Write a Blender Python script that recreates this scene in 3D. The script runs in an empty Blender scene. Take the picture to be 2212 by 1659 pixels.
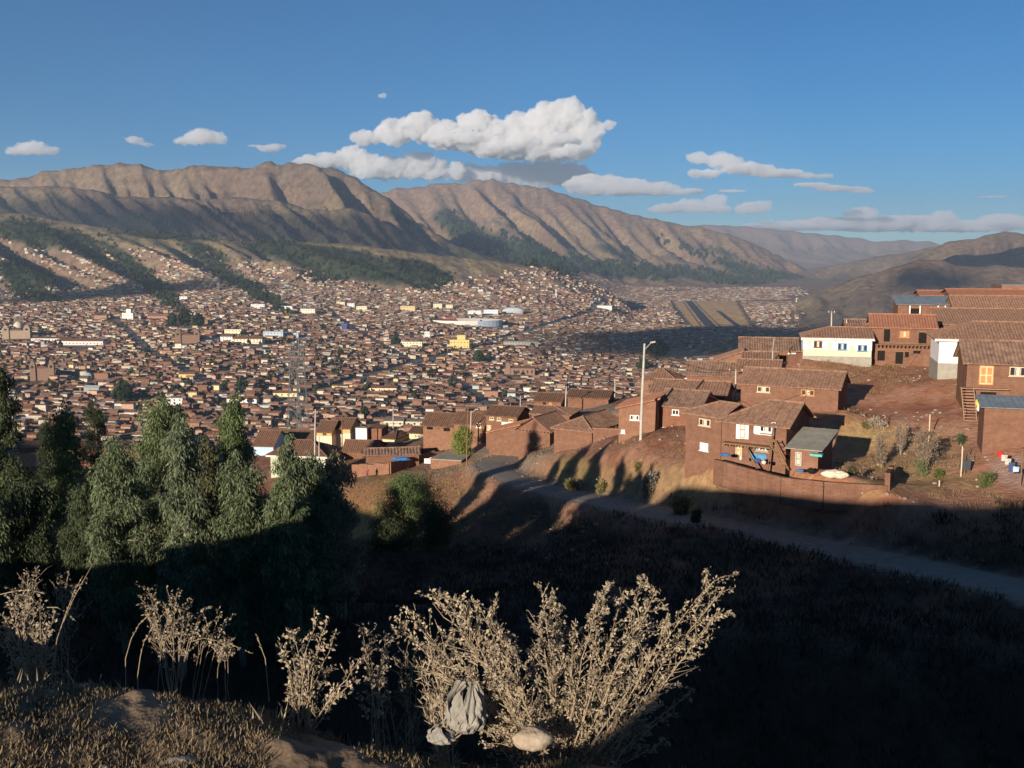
import bpy, math, random
import numpy as np
from math import radians, sin, cos, tan, atan, pi
random.seed(7); rng = np.random.default_rng(11)
SC = bpy.context.scene; COL = SC.collection
# ---------------- camera, sky, sun, exposure ----------------
F = 1000.0; PITCH = radians(7.35); S22 = 1024 / 2212.0
SUN_EL = radians(12.0); SUN_HEAD = radians(31.0)          # light travels 31 deg right of straight ahead
cam_d = bpy.data.cameras.new('camera'); cam = bpy.data.objects.new('camera', cam_d); COL.objects.link(cam)
cam_d.sensor_width = 36; cam_d.lens = 36 * F / 1024; cam_d.clip_start = 0.1; cam_d.clip_end = 120000
cam.location = (0, 0, 0); cam.rotation_euler = (radians(90) - PITCH, 0, 0)
SC.camera = cam
w = bpy.data.worlds.new('World'); SC.world = w; w.use_nodes = True
nt = w.node_tree; bg = nt.nodes['Background']; sky = nt.nodes.new('ShaderNodeTexSky')
sky.sky_type = 'NISHITA'; sky.sun_disc = False; sky.sun_elevation = SUN_EL
sky.sun_rotation = SUN_HEAD + pi
sky.altitude = 3500; sky.air_density = 1.0; sky.dust_density = 0.2; sky.ozone_density = 3.0
hs = nt.nodes.new('ShaderNodeHueSaturation'); hs.inputs['Saturation'].default_value = 1.85
nt.links.new(sky.outputs[0], hs.inputs['Color']); nt.links.new(hs.outputs[0], bg.inputs[0]); bg.inputs[1].default_value = 0.059
sl = bpy.data.lights.new('sun', 'SUN'); sl.energy = 5.0; sl.angle = radians(0.53); sl.color = (1.0, 0.87, 0.72)
so = bpy.data.objects.new('sun', sl); COL.objects.link(so); so.location = (-300, -500, 300)
so.rotation_euler = (radians(90) - SUN_EL, 0, -SUN_HEAD)
SC.view_settings.view_transform = 'Standard'; SC.view_settings.look = 'None'
SC.view_settings.exposure = 0.6; SC.view_settings.gamma = 1.0
SC.render.engine = 'CYCLES'
SC.cycles.max_bounces = 6; SC.cycles.diffuse_bounces = 3; SC.cycles.glossy_bounces = 2
SC.cycles.transparent_max_bounces = 12; SC.cycles.volume_bounces = 20; SC.cycles.use_denoising = True

# ---------------- helpers ----------------
def P(x, y, Y):
    """point at forward distance Y seen at (x, y) of the 2212 px wide photo"""
    dx = (x * S22 - 512) / F; dy = (384 - y * S22) / F
    t = Y / (cos(PITCH) + dy * sin(PITCH))
    return np.array([dx * t, Y, (dy * cos(PITCH) - sin(PITCH)) * t])
def proj(X, Y, Z):
    d = Y * cos(PITCH) - Z * sin(PITCH); up = Y * sin(PITCH) + Z * cos(PITCH)
    return (512 + F * X / d) / S22, (384 - F * up / d) / S22
def hsh(ix, iy, seed):
    n = (ix.astype(np.int64) * 374761393 + iy.astype(np.int64) * 668265263 + seed * 982451653) & 0x7fffffff
    n = ((n ^ (n >> 13)) * 1274126177) & 0x7fffffff
    return ((n ^ (n >> 16)) & 0xffff) / 65535.0
def vnoise(x, y, seed=0):
    x = np.asarray(x, float); y = np.asarray(y, float)
    ix = np.floor(x); iy = np.floor(y); fx = x - ix; fy = y - iy
    fx = fx * fx * fx * (fx * (fx * 6 - 15) + 10); fy = fy * fy * fy * (fy * (fy * 6 - 15) + 10)
    a = hsh(ix, iy, seed); b = hsh(ix + 1, iy, seed); c = hsh(ix, iy + 1, seed); d = hsh(ix + 1, iy + 1, seed)
    return (a * (1 - fx) + b * fx) * (1 - fy) + (c * (1 - fx) + d * fx) * fy
def fbm(x, y, seed=0, o=5, g=0.5):
    r = 0; a = 1; t = 0
    for i in range(o):
        r = r + a * vnoise(x * 2 ** i + 17.3 * i, y * 2 ** i - 9.1 * i, seed + i); t += a; a *= g
    return r / t
def ridged(x, y, seed=0, o=4):
    r = 0; a = 1; t = 0
    for i in range(o):
        n = 1 - np.abs(2 * vnoise(x * 2 ** i + 5.7 * i, y * 2 ** i + 3.3 * i, seed + i) - 1)
        r = r + a * n * n; t += a; a *= 0.5
    return r / t
def sstep(a, b, x):
    t = np.clip((x - a) / (b - a), 0, 1); return t * t * (3 - 2 * t)
def mix(a, b, t):
    t = np.asarray(t)[..., None]; return np.asarray(a) * (1 - t) + np.asarray(b) * t
def tag(o, label=None, cat=None, group=None, kind=None):
    for k, v in (('label', label), ('category', cat), ('group', group), ('kind', kind)):
        if v: o[k] = v
    return o
def link(o, parent=None):
    COL.objects.link(o)
    if parent is not None: o.parent = parent
    return o
def empty(name, loc=(0, 0, 0), rz=0.0):
    o = bpy.data.objects.new(name, None); o.location = tuple(loc); o.rotation_euler = (0, 0, rz); o.empty_display_size = 0.5
    return link(o)
def npmesh(name, V, Fc, mat=None, parent=None, col=None, smooth=False, tri=False, matidx=None, mats=None):
    """mesh from numpy arrays; Fc (n,4) or (n,3)"""
    V = np.asarray(V, np.float32); Fc = np.asarray(Fc, np.int32)
    me = bpy.data.meshes.new(name); k = Fc.shape[1]
    me.vertices.add(len(V)); me.vertices.foreach_set('co', V.ravel())
    me.loops.add(Fc.size); me.loops.foreach_set('vertex_index', Fc.ravel())
    me.polygons.add(len(Fc)); me.polygons.foreach_set('loop_start', np.arange(0, Fc.size, k, dtype=np.int32))
    me.polygons.foreach_set('use_smooth', np.full(len(Fc), smooth, dtype=bool))
    if col is not None:
        c = np.ones((len(V), 4), np.float32); c[:, :3] = col
        at = me.color_attributes.new('col', 'FLOAT_COLOR', 'POINT'); at.data.foreach_set('color', c.ravel())
    me.update(calc_edges=True)
    if len(Fc) < 200000: me.validate()
    for m in (mats or ([mat] if mat else [])): me.materials.append(m)
    if matidx is not None: me.polygons.foreach_set('material_index', np.asarray(matidx, np.int32))
    o = bpy.data.objects.new(name, me); return link(o, parent)
def gridfaces(nr, nc):
    i = np.arange(nr - 1)[:, None] * nc + np.arange(nc - 1)[None]
    return np.stack([i, i + 1, i + nc + 1, i + nc], -1).reshape(-1, 4)
class MB:
    """collects shapes in local coordinates into ONE mesh"""
    def __init__(s): s.v = []; s.f = []
    def add(s, vs, fs):
        n = len(s.v); s.v += [tuple(map(float, q)) for q in vs]; s.f += [tuple(i + n for i in f) for f in fs]
    def box(s, x0, x1, y0, y1, z0, z1):
        s.add([(x0, y0, z0), (x1, y0, z0), (x1, y1, z0), (x0, y1, z0), (x0, y0, z1), (x1, y0, z1), (x1, y1, z1), (x0, y1, z1)],
              [(0, 3, 2, 1), (4, 5, 6, 7), (0, 1, 5, 4), (1, 2, 6, 5), (2, 3, 7, 6), (3, 0, 4, 7)])
    def prism(s, poly, z0, z1):
        n = len(poly); s.add([(x, y, z0) for x, y in poly] + [(x, y, z1) for x, y in poly],
            [tuple(range(n))[::-1], tuple(range(n, 2 * n))] + [(i, (i + 1) % n, n + (i + 1) % n, n + i) for i in range(n)])
    def hexa(s, p):   # 8 corners, bottom ring then top ring
        s.add(p, [(0, 3, 2, 1), (4, 5, 6, 7), (0, 1, 5, 4), (1, 2, 6, 5), (2, 3, 7, 6), (3, 0, 4, 7)])
    def bar(s, a, b, w, h=None):
        a = np.array(a, float); b = np.array(b, float); h = h or w; d = b - a; d /= np.linalg.norm(d) + 1e-9
        u = np.cross(d, (0, 0, 1)); u = u / np.linalg.norm(u) if np.linalg.norm(u) > 1e-4 else np.array((1., 0, 0)); v = np.cross(u, d)
        q = [u * w / 2 * i + v * h / 2 * j for i, j in ((-1, -1), (1, -1), (1, 1), (-1, 1))]
        s.hexa([a + k for k in q] + [b + k for k in q])
    def tube(s, pts, rad, n=6, cap=True):
        pts = [np.array(p, float) for p in pts]; base = len(s.v); m = len(pts)
        for i, p in enumerate(pts):
            d = pts[min(i + 1, m - 1)] - pts[max(i - 1, 0)]; d /= np.linalg.norm(d) + 1e-9
            u = np.cross(d, (0.31, 0.17, 0.93)) if abs(d[2]) < 0.9 else np.cross(d, (1, 0.1, 0)); u /= np.linalg.norm(u) + 1e-9; v = np.cross(d, u)
            r = rad[i] if hasattr(rad, '__len__') else rad
            for k in range(n):
                t = 2 * pi * k / n; s.v.append(tuple(p + (u * cos(t) + v * sin(t)) * r))
        for i in range(m - 1):
            for k in range(n):
                k2 = (k + 1) % n; s.f.append((base + i * n + k, base + i * n + k2, base + (i + 1) * n + k2, base + (i + 1) * n + k))
        if cap: s.f.append(tuple(base + k for k in range(n))[::-1]); s.f.append(tuple(base + (m - 1) * n + k for k in range(n)))
    def mesh(s, name, mat):
        me = bpy.data.meshes.new(name); me.from_pydata(s.v, [], s.f); me.update()
        if mat: me.materials.append(mat)
        return me
    def build(s, name, mat, parent=None, smooth=False):
        me = s.mesh(name, mat)
        if smooth: me.polygons.foreach_set('use_smooth', np.full(len(me.polygons), True))
        return link(bpy.data.objects.new(name, me), parent)
def copy_tree(o, parent=None):
    c = o.copy(); COL.objects.link(c); c.parent = parent
    for ch in o.children: copy_tree(ch, c)
    return c
def mat(name, c1, c2=None, scale=5.0, rough=0.9, bump=0.0, attr=False, detail=6.0, bscale=None, amount=0.5, spec=0.15, translucent=0.0, stretch=None):
    m = bpy.data.materials.new(name); m.use_nodes = True; n = m.node_tree; N = n.nodes; L = n.links
    b = N['Principled BSDF']; b.inputs['Roughness'].default_value = rough; b.inputs['Specular IOR Level'].default_value = spec
    tc = N.new('ShaderNodeTexCoord'); src = tc.outputs['Object']
    if stretch:
        mp = N.new('ShaderNodeMapping'); mp.inputs['Scale'].default_value = stretch; L.new(src, mp.inputs[0]); src = mp.outputs[0]
    nz = N.new('ShaderNodeTexNoise'); nz.inputs['Scale'].default_value = scale; nz.inputs['Detail'].default_value = detail; nz.inputs['Roughness'].default_value = 0.6
    L.new(src, nz.inputs['Vector'])
    if attr:
        at = N.new('ShaderNodeAttribute'); at.attribute_name = 'col'
        mr = N.new('ShaderNodeMapRange'); mr.inputs['From Min'].default_value = 0.3; mr.inputs['From Max'].default_value = 0.7
        mr.inputs['To Min'].default_value = 1 - amount; mr.inputs['To Max'].default_value = 1 + amount; L.new(nz.outputs[0], mr.inputs[0])
        vm = N.new('ShaderNodeVectorMath'); vm.operation = 'SCALE'; L.new(at.outputs['Color'], vm.inputs[0]); L.new(mr.outputs[0], vm.inputs['Scale'])
        L.new(vm.outputs[0], b.inputs['Base Color'])
    else:
        r = N.new('ShaderNodeValToRGB'); r.color_ramp.elements[0].position = 0.35; r.color_ramp.elements[1].position = 0.65
        r.color_ramp.elements[0].color = (*c1, 1); r.color_ramp.elements[1].color = (*(c2 or c1), 1)
        L.new(nz.outputs[0], r.inputs[0]); L.new(r.outputs[0], b.inputs['Base Color'])
    if bump:
        n2 = N.new('ShaderNodeTexNoise'); n2.inputs['Scale'].default_value = bscale or scale * 3; n2.inputs['Detail'].default_value = 8; L.new(src, n2.inputs['Vector'])
        bp = N.new('ShaderNodeBump'); bp.inputs['Strength'].default_value = min(1, bump); bp.inputs['Distance'].default_value = 0.05 if not bscale else 0.5 / bscale
        L.new(n2.outputs[0], bp.inputs['Height']); L.new(bp.outputs[0], b.inputs['Normal'])
    if translucent:
        tr = N.new('ShaderNodeBsdfTranslucent'); mx = N.new('ShaderNodeMixShader'); mx.inputs[0].default_value = translucent
        L.new(b.inputs['Base Color'].links[0].from_socket, tr.inputs[0]); L.new(b.outputs[0], mx.inputs[1]); L.new(tr.outputs[0], mx.inputs[2])
        L.new(mx.outputs[0], N['Material Output'].inputs[0])
    return m
# ---------------- far terrain: valley floor, hills and mountains, one sheet to the horizon ----------------
def crest(pts):
    u = []; z = []; YY = []
    for x, y, Y in pts:
        p = P(x, y, Y); u.append(p[0] / Y); z.append(p[2]); YY.append(Y)
    return np.array(u), np.array(z), np.array(YY)
def sub(pts, Ya, Yb):   # give distances linearly from Ya to Yb
    n = len(pts); return [(x, y, Ya + (Yb - Ya) * (x - pts[0][0]) / (pts[-1][0] - pts[0][0])) for x, y in pts]
M1 = crest(sub([(-1000,430),(-400,420),(-150,400),(0,388),(60,381),(90,371),(160,361),(240,352),(290,352),(320,361),(350,367),(400,361),(440,352),(470,359),(530,363),(558,358),(585,345),(612,355),(640,350),(680,356),(740,368),(770,385),(800,405),(830,421),(860,443),(900,475),(960,515),(1040,550),(1120,575),(1240,600)], 9200, 7400))
M1b = crest(sub([(-1000,420),(-400,405),(0,402),(100,401),(200,408),(250,424),(330,424),(430,429),(520,425),(600,432),(660,450),(720,452),(760,448),(800,462),(900,520),(1000,560),(1100,640)], 7600, 7000))
M2 = crest(sub([(500,460),(760,430),(840,412),(870,406),(910,402),(935,396),(965,393),(1000,396),(1030,389),(1052,389),(1065,385),(1085,391),(1110,396),(1160,403),(1200,413),(1260,432),(1320,450),(1380,466),(1450,480),(1530,494),(1600,514),(1660,540),(1700,562),(1760,590),(1850,620)], 12500, 10500))
M3 = crest(sub([(1300,500),(1450,487),(1530,485),(1600,487),(1700,497),(1800,507),(1860,514),(1900,522),(1940,517),(2000,520),(2100,540),(2300,545),(2600,545),(3100,545)], 20000, 24000))
M4 = crest(sub([(1640,612),(1700,596),(1760,580),(1830,566),(1900,552),(1960,545),(2010,533),(2100,530),(2400,520),(3100,510)], 10500, 8500))
R1 = crest(sub([(1960,560),(2000,541),(2040,524),(2080,517),(2110,513),(2150,503),(2172,497),(2190,499),(2212,508),(2300,520),(2600,500),(3100,490)], 8200, 7600))
R2 = crest(sub([(1990,585),(2035,562),(2060,551),(2090,549),(2120,551),(2150,546),(2212,531),(2300,515),(2600,490),(3100,470)], 6700, 6200))
R3 = crest(sub([(1720,645),(1800,618),(1850,598),(1900,586),(1945,572),(1980,562),(2008,559),(2035,562),(2070,573),(2105,577),(2150,571),(2212,577),(2300,570),(2600,560),(3100,560)], 5200, 4600))
LH = crest(sub([(-1000,430),(-400,430),(-150,440),(0,458),(60,461),(120,474),(220,490),(350,502),(440,512),(540,519),(640,521),(740,526),(850,537),(950,550),(1060,562),(1180,579),(1300,620),(1420,700),(1600,850)], 4300, 5400))
BASE = (np.array([300, 500, 700, 1000, 2000, 3000, 4000, 5500, 7000, 8500, 10000, 14000, 36000]),
        np.array([-120, -170, -188, -202, -240, -268, -287, -300, -306, -258, -235, -220, -200]))
BL = (np.array([300, 500, 700, 1000, 2000, 3200, 4500, 6500, 9000, 36000]), np.array([-120, -170, -188, -202, -188, -150, -100, -60, 0, 100]))
BC = (np.array([300, 500, 700, 1000, 2000, 3000, 4500, 6000, 7500, 9000, 36000]), np.array([-120, -170, -188, -202, -225, -228, -200, -135, -100, -90, 0]))
def base0(u, Y):
    a = np.interp(Y, *BL); b = np.interp(Y, *BC); c = np.interp(Y, *BASE)
    t = np.clip((u + .30) / .30, 0, 1); q = sstep(0, .135, u)
    return (a * (1 - t) + b * t) * (1 - q) + c * q
def basez(u, Y): return base0(u, Y) + 6 * (fbm(u * Y / 900, Y / 900, 3, 3) - .5) * sstep(600, 1500, Y)
def ridge(u, Y, C, L, pw=1.3, gul=0, gf=10., skew=0.0, jag=0., back=0.4, seed=1, cap=.12):
    zc = np.interp(u, C[0], C[1], left=-900, right=-900); Yc = np.interp(u, C[0], C[2]); b = base0(u, Yc - L) - 25
    fade = sstep(0, 60, zc - b)
    zc = zc + jag * ((fbm(u * 150, Y * 0, seed + 50, 4) - .5) + 1.2 * np.abs(fbm(u * 60, Y * 0, seed + 55, 4) - .5) - .1) * fade
    t = (Yc - Y) / L; tc = np.clip(t, 0, 1.0)
    z = b + (zc - b) * (1 - tc) ** pw
    if gul:
        s = u + skew * tc + 0.015 * (fbm(u * 30, tc * 5, seed + 9, 3) - .5)
        wv = lambda q: 1 - np.abs(2 * (q - np.floor(q)) - 1)
        ph = s * gf * .5 + 1.1 * vnoise(s * gf * .35, tc * .8 + seed, seed + 3)
        g = .62 * wv(ph) * (.5 + vnoise(ph * .45, tc * 1.2, seed + 4)) + .30 * wv(s * gf * 1.43 + 1.3 * vnoise(s * gf * .7, tc * 2.2, seed + 6) + tc * .8) + .30 * ridged(s * gf * 2.6, tc * 5, seed, 4) + .10 * ridged(s * gf * 9, tc * 16, seed + 2, 3) - 1.18
        A = np.minimum(gul * np.minimum(tc / cap, 1) * sstep(1.0, .7, tc) * fade, np.maximum(z - b, 0) * .62)
        z = z + g * A
    z = np.where(t < 0, zc + t * L * back, z)
    return np.where(t > 1.0, -900, z)
def far_z(u, Y):
    b = basez(u, Y)
    z = [b,
         ridge(u, Y, M1, 2600, 1.6, 360, 30, -.13, 24, seed=1),
         ridge(u, Y, M1b, 2300, 1.1, 170, 70, -.13, 12, seed=21, cap=.15),
         ridge(u, Y, M2, np.interp(u, [-.1, .05, .25], [4400, 4200, 2700]), 1.45, 330, 34, -.14, 30, seed=31, cap=.3),
         ridge(u, Y, M3, 5200, 1.3, 300, 30, -.10, 14, seed=41),
         ridge(u, Y, M4, 3600, 1.5, 120, 40, .10, 10, seed=51),
         ridge(u, Y, R1, 2000, 1.2, 110, 50, -.05, 10, seed=61),
         ridge(u, Y, R2, 1500, 1.2, 60, 44, -.05, 5, seed=71),
         ridge(u, Y, R3, 1700, 1.5, 45, 34, -.03, 5, seed=81),
         ridge(u, Y, LH, 1500, 1.2, 130, 20, -.22, 5, seed=93, cap=.35)]
    r = z[0]
    for q in z[1:]:      # soft maximum
        k = 14.0 * np.clip(Y / 3000, .3, 3); h = np.clip(.5 + .5 * (q - r) / k, 0, 1); r = r * (1 - h) + q * h + k * h * (1 - h) * .5
    return r
nY = 900; nU = 820
Ys = np.exp(np.linspace(math.log(330), math.log(33000), nY)); us = np.linspace(-.86, .86, nU)
U, YY = np.meshgrid(us, Ys); Z = far_z(U, YY); XX = U * YY
px, py = proj(XX, YY, Z)
# ground cover of the far land (soil, dry grass, forest, streets, with some shade painted in)
tan_ = (.27, .20, .105); redd = (.21, .135, .085); forest = (.022, .038, .018); town = (.25, .17, .12); gold = (.80, .48, .20); rock = (.17, .13, .10); pinkish = (.27, .17, .12)
n1 = fbm(XX / 700, YY / 700, 5); n2 = fbm(XX / 160, YY / 160, 8); n3 = fbm(XX / 2500, YY / 1800, 12)
c = mix(tan_, redd, sstep(.42, .62, n1))
c = mix(c, rock, sstep(.5, .7, n2) * .6)
c = mix(c, pinkish, sstep(9000, 11500, YY) * .7)
c = mix(c, (.13, .10, .075), sstep(560, 430, py) * sstep(8800, 7600, YY) * sstep(5600, 6200, YY) * (px < 1100) * .5)  # left mountain foot: shade painted into the soil colour
hill = sstep(2600, 3100, YY) * (YY < 5600)
def blob(cx, cy, rx, ry, ang=0.0):
    ca, sa = cos(radians(ang)), sin(radians(ang)); dx = px - cx; dy = py - cy
    q = ((dx * ca + dy * sa) / rx) ** 2 + ((-dx * sa + dy * ca) / ry) ** 2
    return sstep(1.25, .55, q + 1.3 * (n2 - .5) + .8 * (n1 - .5))
fm = np.zeros_like(px)
for a in [(90,512,130,26,12),(200,545,60,18,40),(300,590,110,19,42),(50,600,75,40,30),(340,506,110,10,5),(500,598,130,15,33),(620,545,120,22,12),(760,575,190,30,12),(900,590,90,26,10),(700,600,60,14,0),  # the blob at far left paints wood and dark shadow together
          (450,545,60,14,20),(60,580,40,20,40)]: fm = np.maximum(fm, blob(*a) * (YY < 5800))
for a in [(1010,500,90,26,28),(1120,545,110,26,22),(1250,572,170,15,9),(1480,592,170,13,6),(1600,578,90,10,14),(1330,545,60,9,20),(1560,545,50,8,20),(980,470,40,10,30),(860,470,40,8,25),(1650,590,90,10,6)]:
    fm = np.maximum(fm, blob(*a) * (YY > 5500) * (YY < 12500))
flat = sstep(26, 8, Z - basez(U, YY)) * (YY < 9000)
TOPX = [-300, 0, 200, 440, 600, 750, 860, 930, 1010, 1100, 1200, 1300, 1400, 1560, 1700, 1800, 1900, 2300]
TOPY = [500, 520, 530, 545, 572, 598, 622, 615, 597, 585, 565, 585, 600, 598, 606, 622, 650, 690]
def townmask(px, py): return sstep(-8, 14, py - np.interp(px, TOPX, TOPY)) * sstep(1760, 1660, px)
tm = townmask(px, py) * (YY < 8200)
c = mix(c, town, tm * sstep(.75, .3, n1) * .85)
c = mix(c, forest, fm * .92)
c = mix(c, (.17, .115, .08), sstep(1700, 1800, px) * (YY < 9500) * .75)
c = mix(c, (.30, .16, .09), flat * (YY > 4500) * (1 - tm) * .6)
# airfield
RW = [P(1487, 641, 6700), P(1535, 700, 4080)]
ra, rb = RW[0][:2], RW[1][:2]; rd = (rb - ra) / np.linalg.norm(rb - ra); rn = np.array((-rd[1], rd[0]))
def rwc(X, Y): return (X - ra[0]) * rd[0] + (Y - ra[1]) * rd[1], (X - ra[0]) * rn[0] + (Y - ra[1]) * rn[1]
RL = np.linalg.norm(rb - ra)
def airfield(X, Y, m=0):
    l, d = rwc(X, Y); f = l / RL; return (l > -60 - m) & (l < RL + 60 + m) & (d > -105 + 35 * f - m) & (d < 310 - 150 * f + m)
# orient so that positive d is towards the right of the picture
if rn[0] < 0:
    rn = -rn
af = airfield(XX, YY).astype(float)
c = mix(c, gold, af * (0.8 + .2 * n2))
flatz = -300.0
Zf = np.where(airfield(XX, YY), np.minimum(Z, basez(U, YY) + 2), Z)
Z = Zf
V = np.stack([XX, YY, Z], -1).reshape(-1, 3)
m_land = mat('dry_hills', None, attr=True, scale=.02, amount=.42, detail=9, bump=.6, bscale=.03)
o = npmesh('terrain', V, gridfaces(nY, nU), m_land, col=c.reshape(-1, 3), smooth=True); tag(o, kind='structure')
def strip(name, d0, d1, l0, l1, m, dz, n=60):
    ls = np.linspace(l0, l1, n); vs = []
    for l in ls:
        for d in (d0, d1):
            X, Y = ra + rd * l + rn * d; vs.append((X, Y, float(far_zi(X, Y)) + dz))
    return tag(npmesh(name, vs, gridfaces(n, 2), m), kind='structure')
def far_zi(X, Y):      # height of the built sheet (bilinear)
    X = np.asarray(X, float); Y = np.asarray(Y, float)
    fy = (np.log(np.clip(Y, 331, 32500)) - math.log(330)) / (math.log(33000) - math.log(330)) * (nY - 1)
    fx = (X / Y + .86) / 1.72 * (nU - 1)
    iy = np.clip(fy.astype(int), 0, nY - 2); ix = np.clip(fx.astype(int), 0, nU - 2); ty = np.clip(fy - iy, 0, 1); tx = np.clip(fx - ix, 0, 1)
    return (Z[iy, ix] * (1 - tx) + Z[iy, ix + 1] * tx) * (1 - ty) + (Z[iy + 1, ix] * (1 - tx) + Z[iy + 1, ix + 1] * tx) * ty
m_asph = mat('runway_asphalt', (.07, .075, .085), (.10, .10, .105), scale=.05)
m_dirt = mat('airfield_track', (.20, .17, .14), (.25, .21, .17), scale=.05)
strip('runway', -22, 22, 0, RL, m_asph, 1.2)
strip('runway_shoulder_left', -42, -34, -40, RL, m_dirt, 1.0)
strip('runway_shoulder_right', 34, 42, -40, RL, m_dirt, 1.0)
strip('taxiway', 100, 124, RL * .5, RL, m_asph, 1.1)
strip('avenue', -122, -108, -60, RL + 50, m_asph, 1.2)
# ---------------- near ground: the camera's hill, the ravine, the hillside of the adobe houses ----------------
AX = np.array((cos(SUN_HEAD), -sin(SUN_HEAD))); SX = np.array((sin(SUN_HEAD), cos(SUN_HEAD)))
HA = np.array([-1500,-890,-680,-400,-200,-60,-52,-48.5,-45.4,-43,-40.5,-38.3,-36.5,-33,-20,-6,-3,-2,-1.6,-1.35,-1.2,-1.05,-.7,3,10,40,300,1500.])
HH = np.array([-110,-48,-21,-15,-14,-12.2,-11.0,-10.2,-8.8,-8.0,-6.9,-5.3,-3.4,-3.1,-2.4,-1.6,-1.2,-1.25,-1.2,-1.05,-.88,-.66,-.48,-.3,0,4,30,60.])
def Hs(a): return np.interp(a, HA, HH)  # unseen crest behind and left of the camera, shaped for its shadow edge
ctl = []
def C_(x, y, Y): ctl.append(tuple(P(x, y, Y)))
ROAD = [P(2400,1345,58), P(2212,1272,64), P(2036,1236,69.5), P(1900,1206,74), P(1700,1164,80.5), P(1500,1124,89), P(1365,1096,97), P(1250,1072,107), P(1150,1048,118), P(1080,1020,129), P(1060,1000,137), P(1110,982,143), P(1190,966,146), P(1300,960,150)]
for p in ROAD[:12]: ctl.append(tuple(p))
for q in [(2300,1000,80),(2212,1050,80),(2212,1120,74),(2000,1055,82),(1960,1050,86),(1700,1044,88),(1500,1010,96),(1450,1075,94),(1600,1110,88),(1330,1040,103),(1240,1040,110),(1250,985,121),
          (1387,945,108),(1200,985,125),(1340,945,116),(1450,960,104),(1600,1000,94),(1770,1020,87),
          (1820,890,106),(1700,900,108),(1560,925,108),(1900,900,110),(1950,830,122),(2080,905,101),(2025,826,116),(1890,792,134),(2020,792,133),(1740,776,136),(1650,800,138),(1880,870,115),
          (2140,1000,87),(2212,990,86),(2000,960,98),(1850,980,101),(2212,800,125),(2212,720,165),(2060,740,150),(1980,720,165),(1800,735,165),
          (1600,845,135),(1500,880,128),(1400,895,135),(1300,905,150),(1230,920,155),(1500,830,160),(1600,800,175),(1330,870,190),
          (1130,965,148),(1060,955,160),(1000,985,160),(960,1000,158),(900,960,175),(870,1005,165),(770,1040,152),(800,1050,148),(700,1020,165),(560,1010,180),(620,960,200),(900,930,215),(800,950,200),(1000,930,205),(1120,910,200),(1180,885,215),(1280,880,205),
          (800,1080,140),(850,1130,122),(790,1160,118),(930,1050,140),(1000,1027,139),
          (960,1080,128),(920,1150,118),(1060,1100,112),(1150,1150,101),(1250,1160,93),(1400,1200,82),(1600,1250,72),(1900,1310,64),
          (700,1200,90),(500,1200,95),(300,1180,110),(100,1150,120),(-200,1120,140),(-100,1060,180),(100,1010,230),(300,1000,230),(0,990,260),
          (1566,1008,88.5),(1640,1029,85.5),(1690,1043,83),(1780,1055,81),(1900,1062,80),(1482,1003,96),(1640,1046,82.5),(1780,1070,78.5),(1900,1076,77.5),(1500,1026,92.5),(1559,1003,91),(1720,1012,86),
          (1000,1300,70),(800,1300,68),(600,1330,62),(400,1340,62),(200,1330,66),(0,1330,60),(1300,1350,60),(1600,1400,52),(1900,1450,48),(2212,1450,50)]: C_(*q)
for Yb, zz in ((45, -25.5), (30, -21), (20, -14.5), (12, -8.6), (8, -5.9), (5.5, -4.1)):
    for u in (-.55, -.3, -.1, .1, .3, .55):
        ctl.append((u * Yb, Yb, zz * (1 - .03 * (u > .2)) - (1.5 if u < -.2 and Yb > 20 else 0)))
for x, y, z in [(-1.7,3.42,-1.56),(-1.0,3.3,-1.57),(-.4,3.0,-1.56),(0,2.85,-1.56),(.4,2.8,-1.54),(1.0,2.8,-1.72),(2,3.1,-2.2),(-2.6,3.9,-1.65),(-4,5,-2.0),
                (-1.7,4.1,-2.3),(-1,3.9,-2.3),(-.4,3.6,-2.3),(0,3.4,-2.3),(.4,3.3,-2.3),(1,3.4,-2.3),(2,3.8,-2.9),(3.5,4.5,-3.4),
                (0,2.3,-1.52),(-1,2.3,-1.53),(1,2.3,-1.62),(0,1.5,-1.52),(-1.5,1.5,-1.57),(1.8,1.5,-1.75),(-1,0,-1.6),(0,0,-1.6),(1.5,0,-1.35)]: ctl.append((x, y, z))
for a in (-1100,-890,-680,-520,-400,-300,-200,-140,-100,-75,-60,-52,-48,-45,-42.5,-40,-36,-30,-24,-18,-12,-8,-5,-2.8,3,6,12,25,60,150,400,1000):
    for s in (-.5, -12, -60, -300, -900):
        if abs(a) < 6 and s > -13: continue
        k = min(1, 4 + abs(a)) if s > -1 else 1
        sp = s if s < -1 else (-.5 if abs(a) < 8 else -4)
        if abs(a) > 50 and s == -12: continue
        X, Y = AX * a + SX * sp; zz = float(Hs(a)) - .2126 * sp * 1.0 if sp > -6 else float(Hs(a)) - .03 * abs(sp) * (1 if a > -50 else 1.0)
        ctl.append((X, Y, zz))
for a in (-5, -4, -3.3, -2.7, -2.3, -2, -1.8, -1.6, -1.45, -1.3, -1.2, -1.1, -1, -.85, -.6, -.2, .5, 1.5, 3):
    for s, dz in ((-4, 0), (-3.2, -.45), (-5.5, -.3)):
        X, Y = AX * a + SX * s; ctl.append((X, Y, float(Hs(a)) + .85 + dz + (.05 * math.sin(a * 9) if a < -1.6 else 0)))  # unseen bank behind the camera, shaped to shade the dry bush
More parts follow.
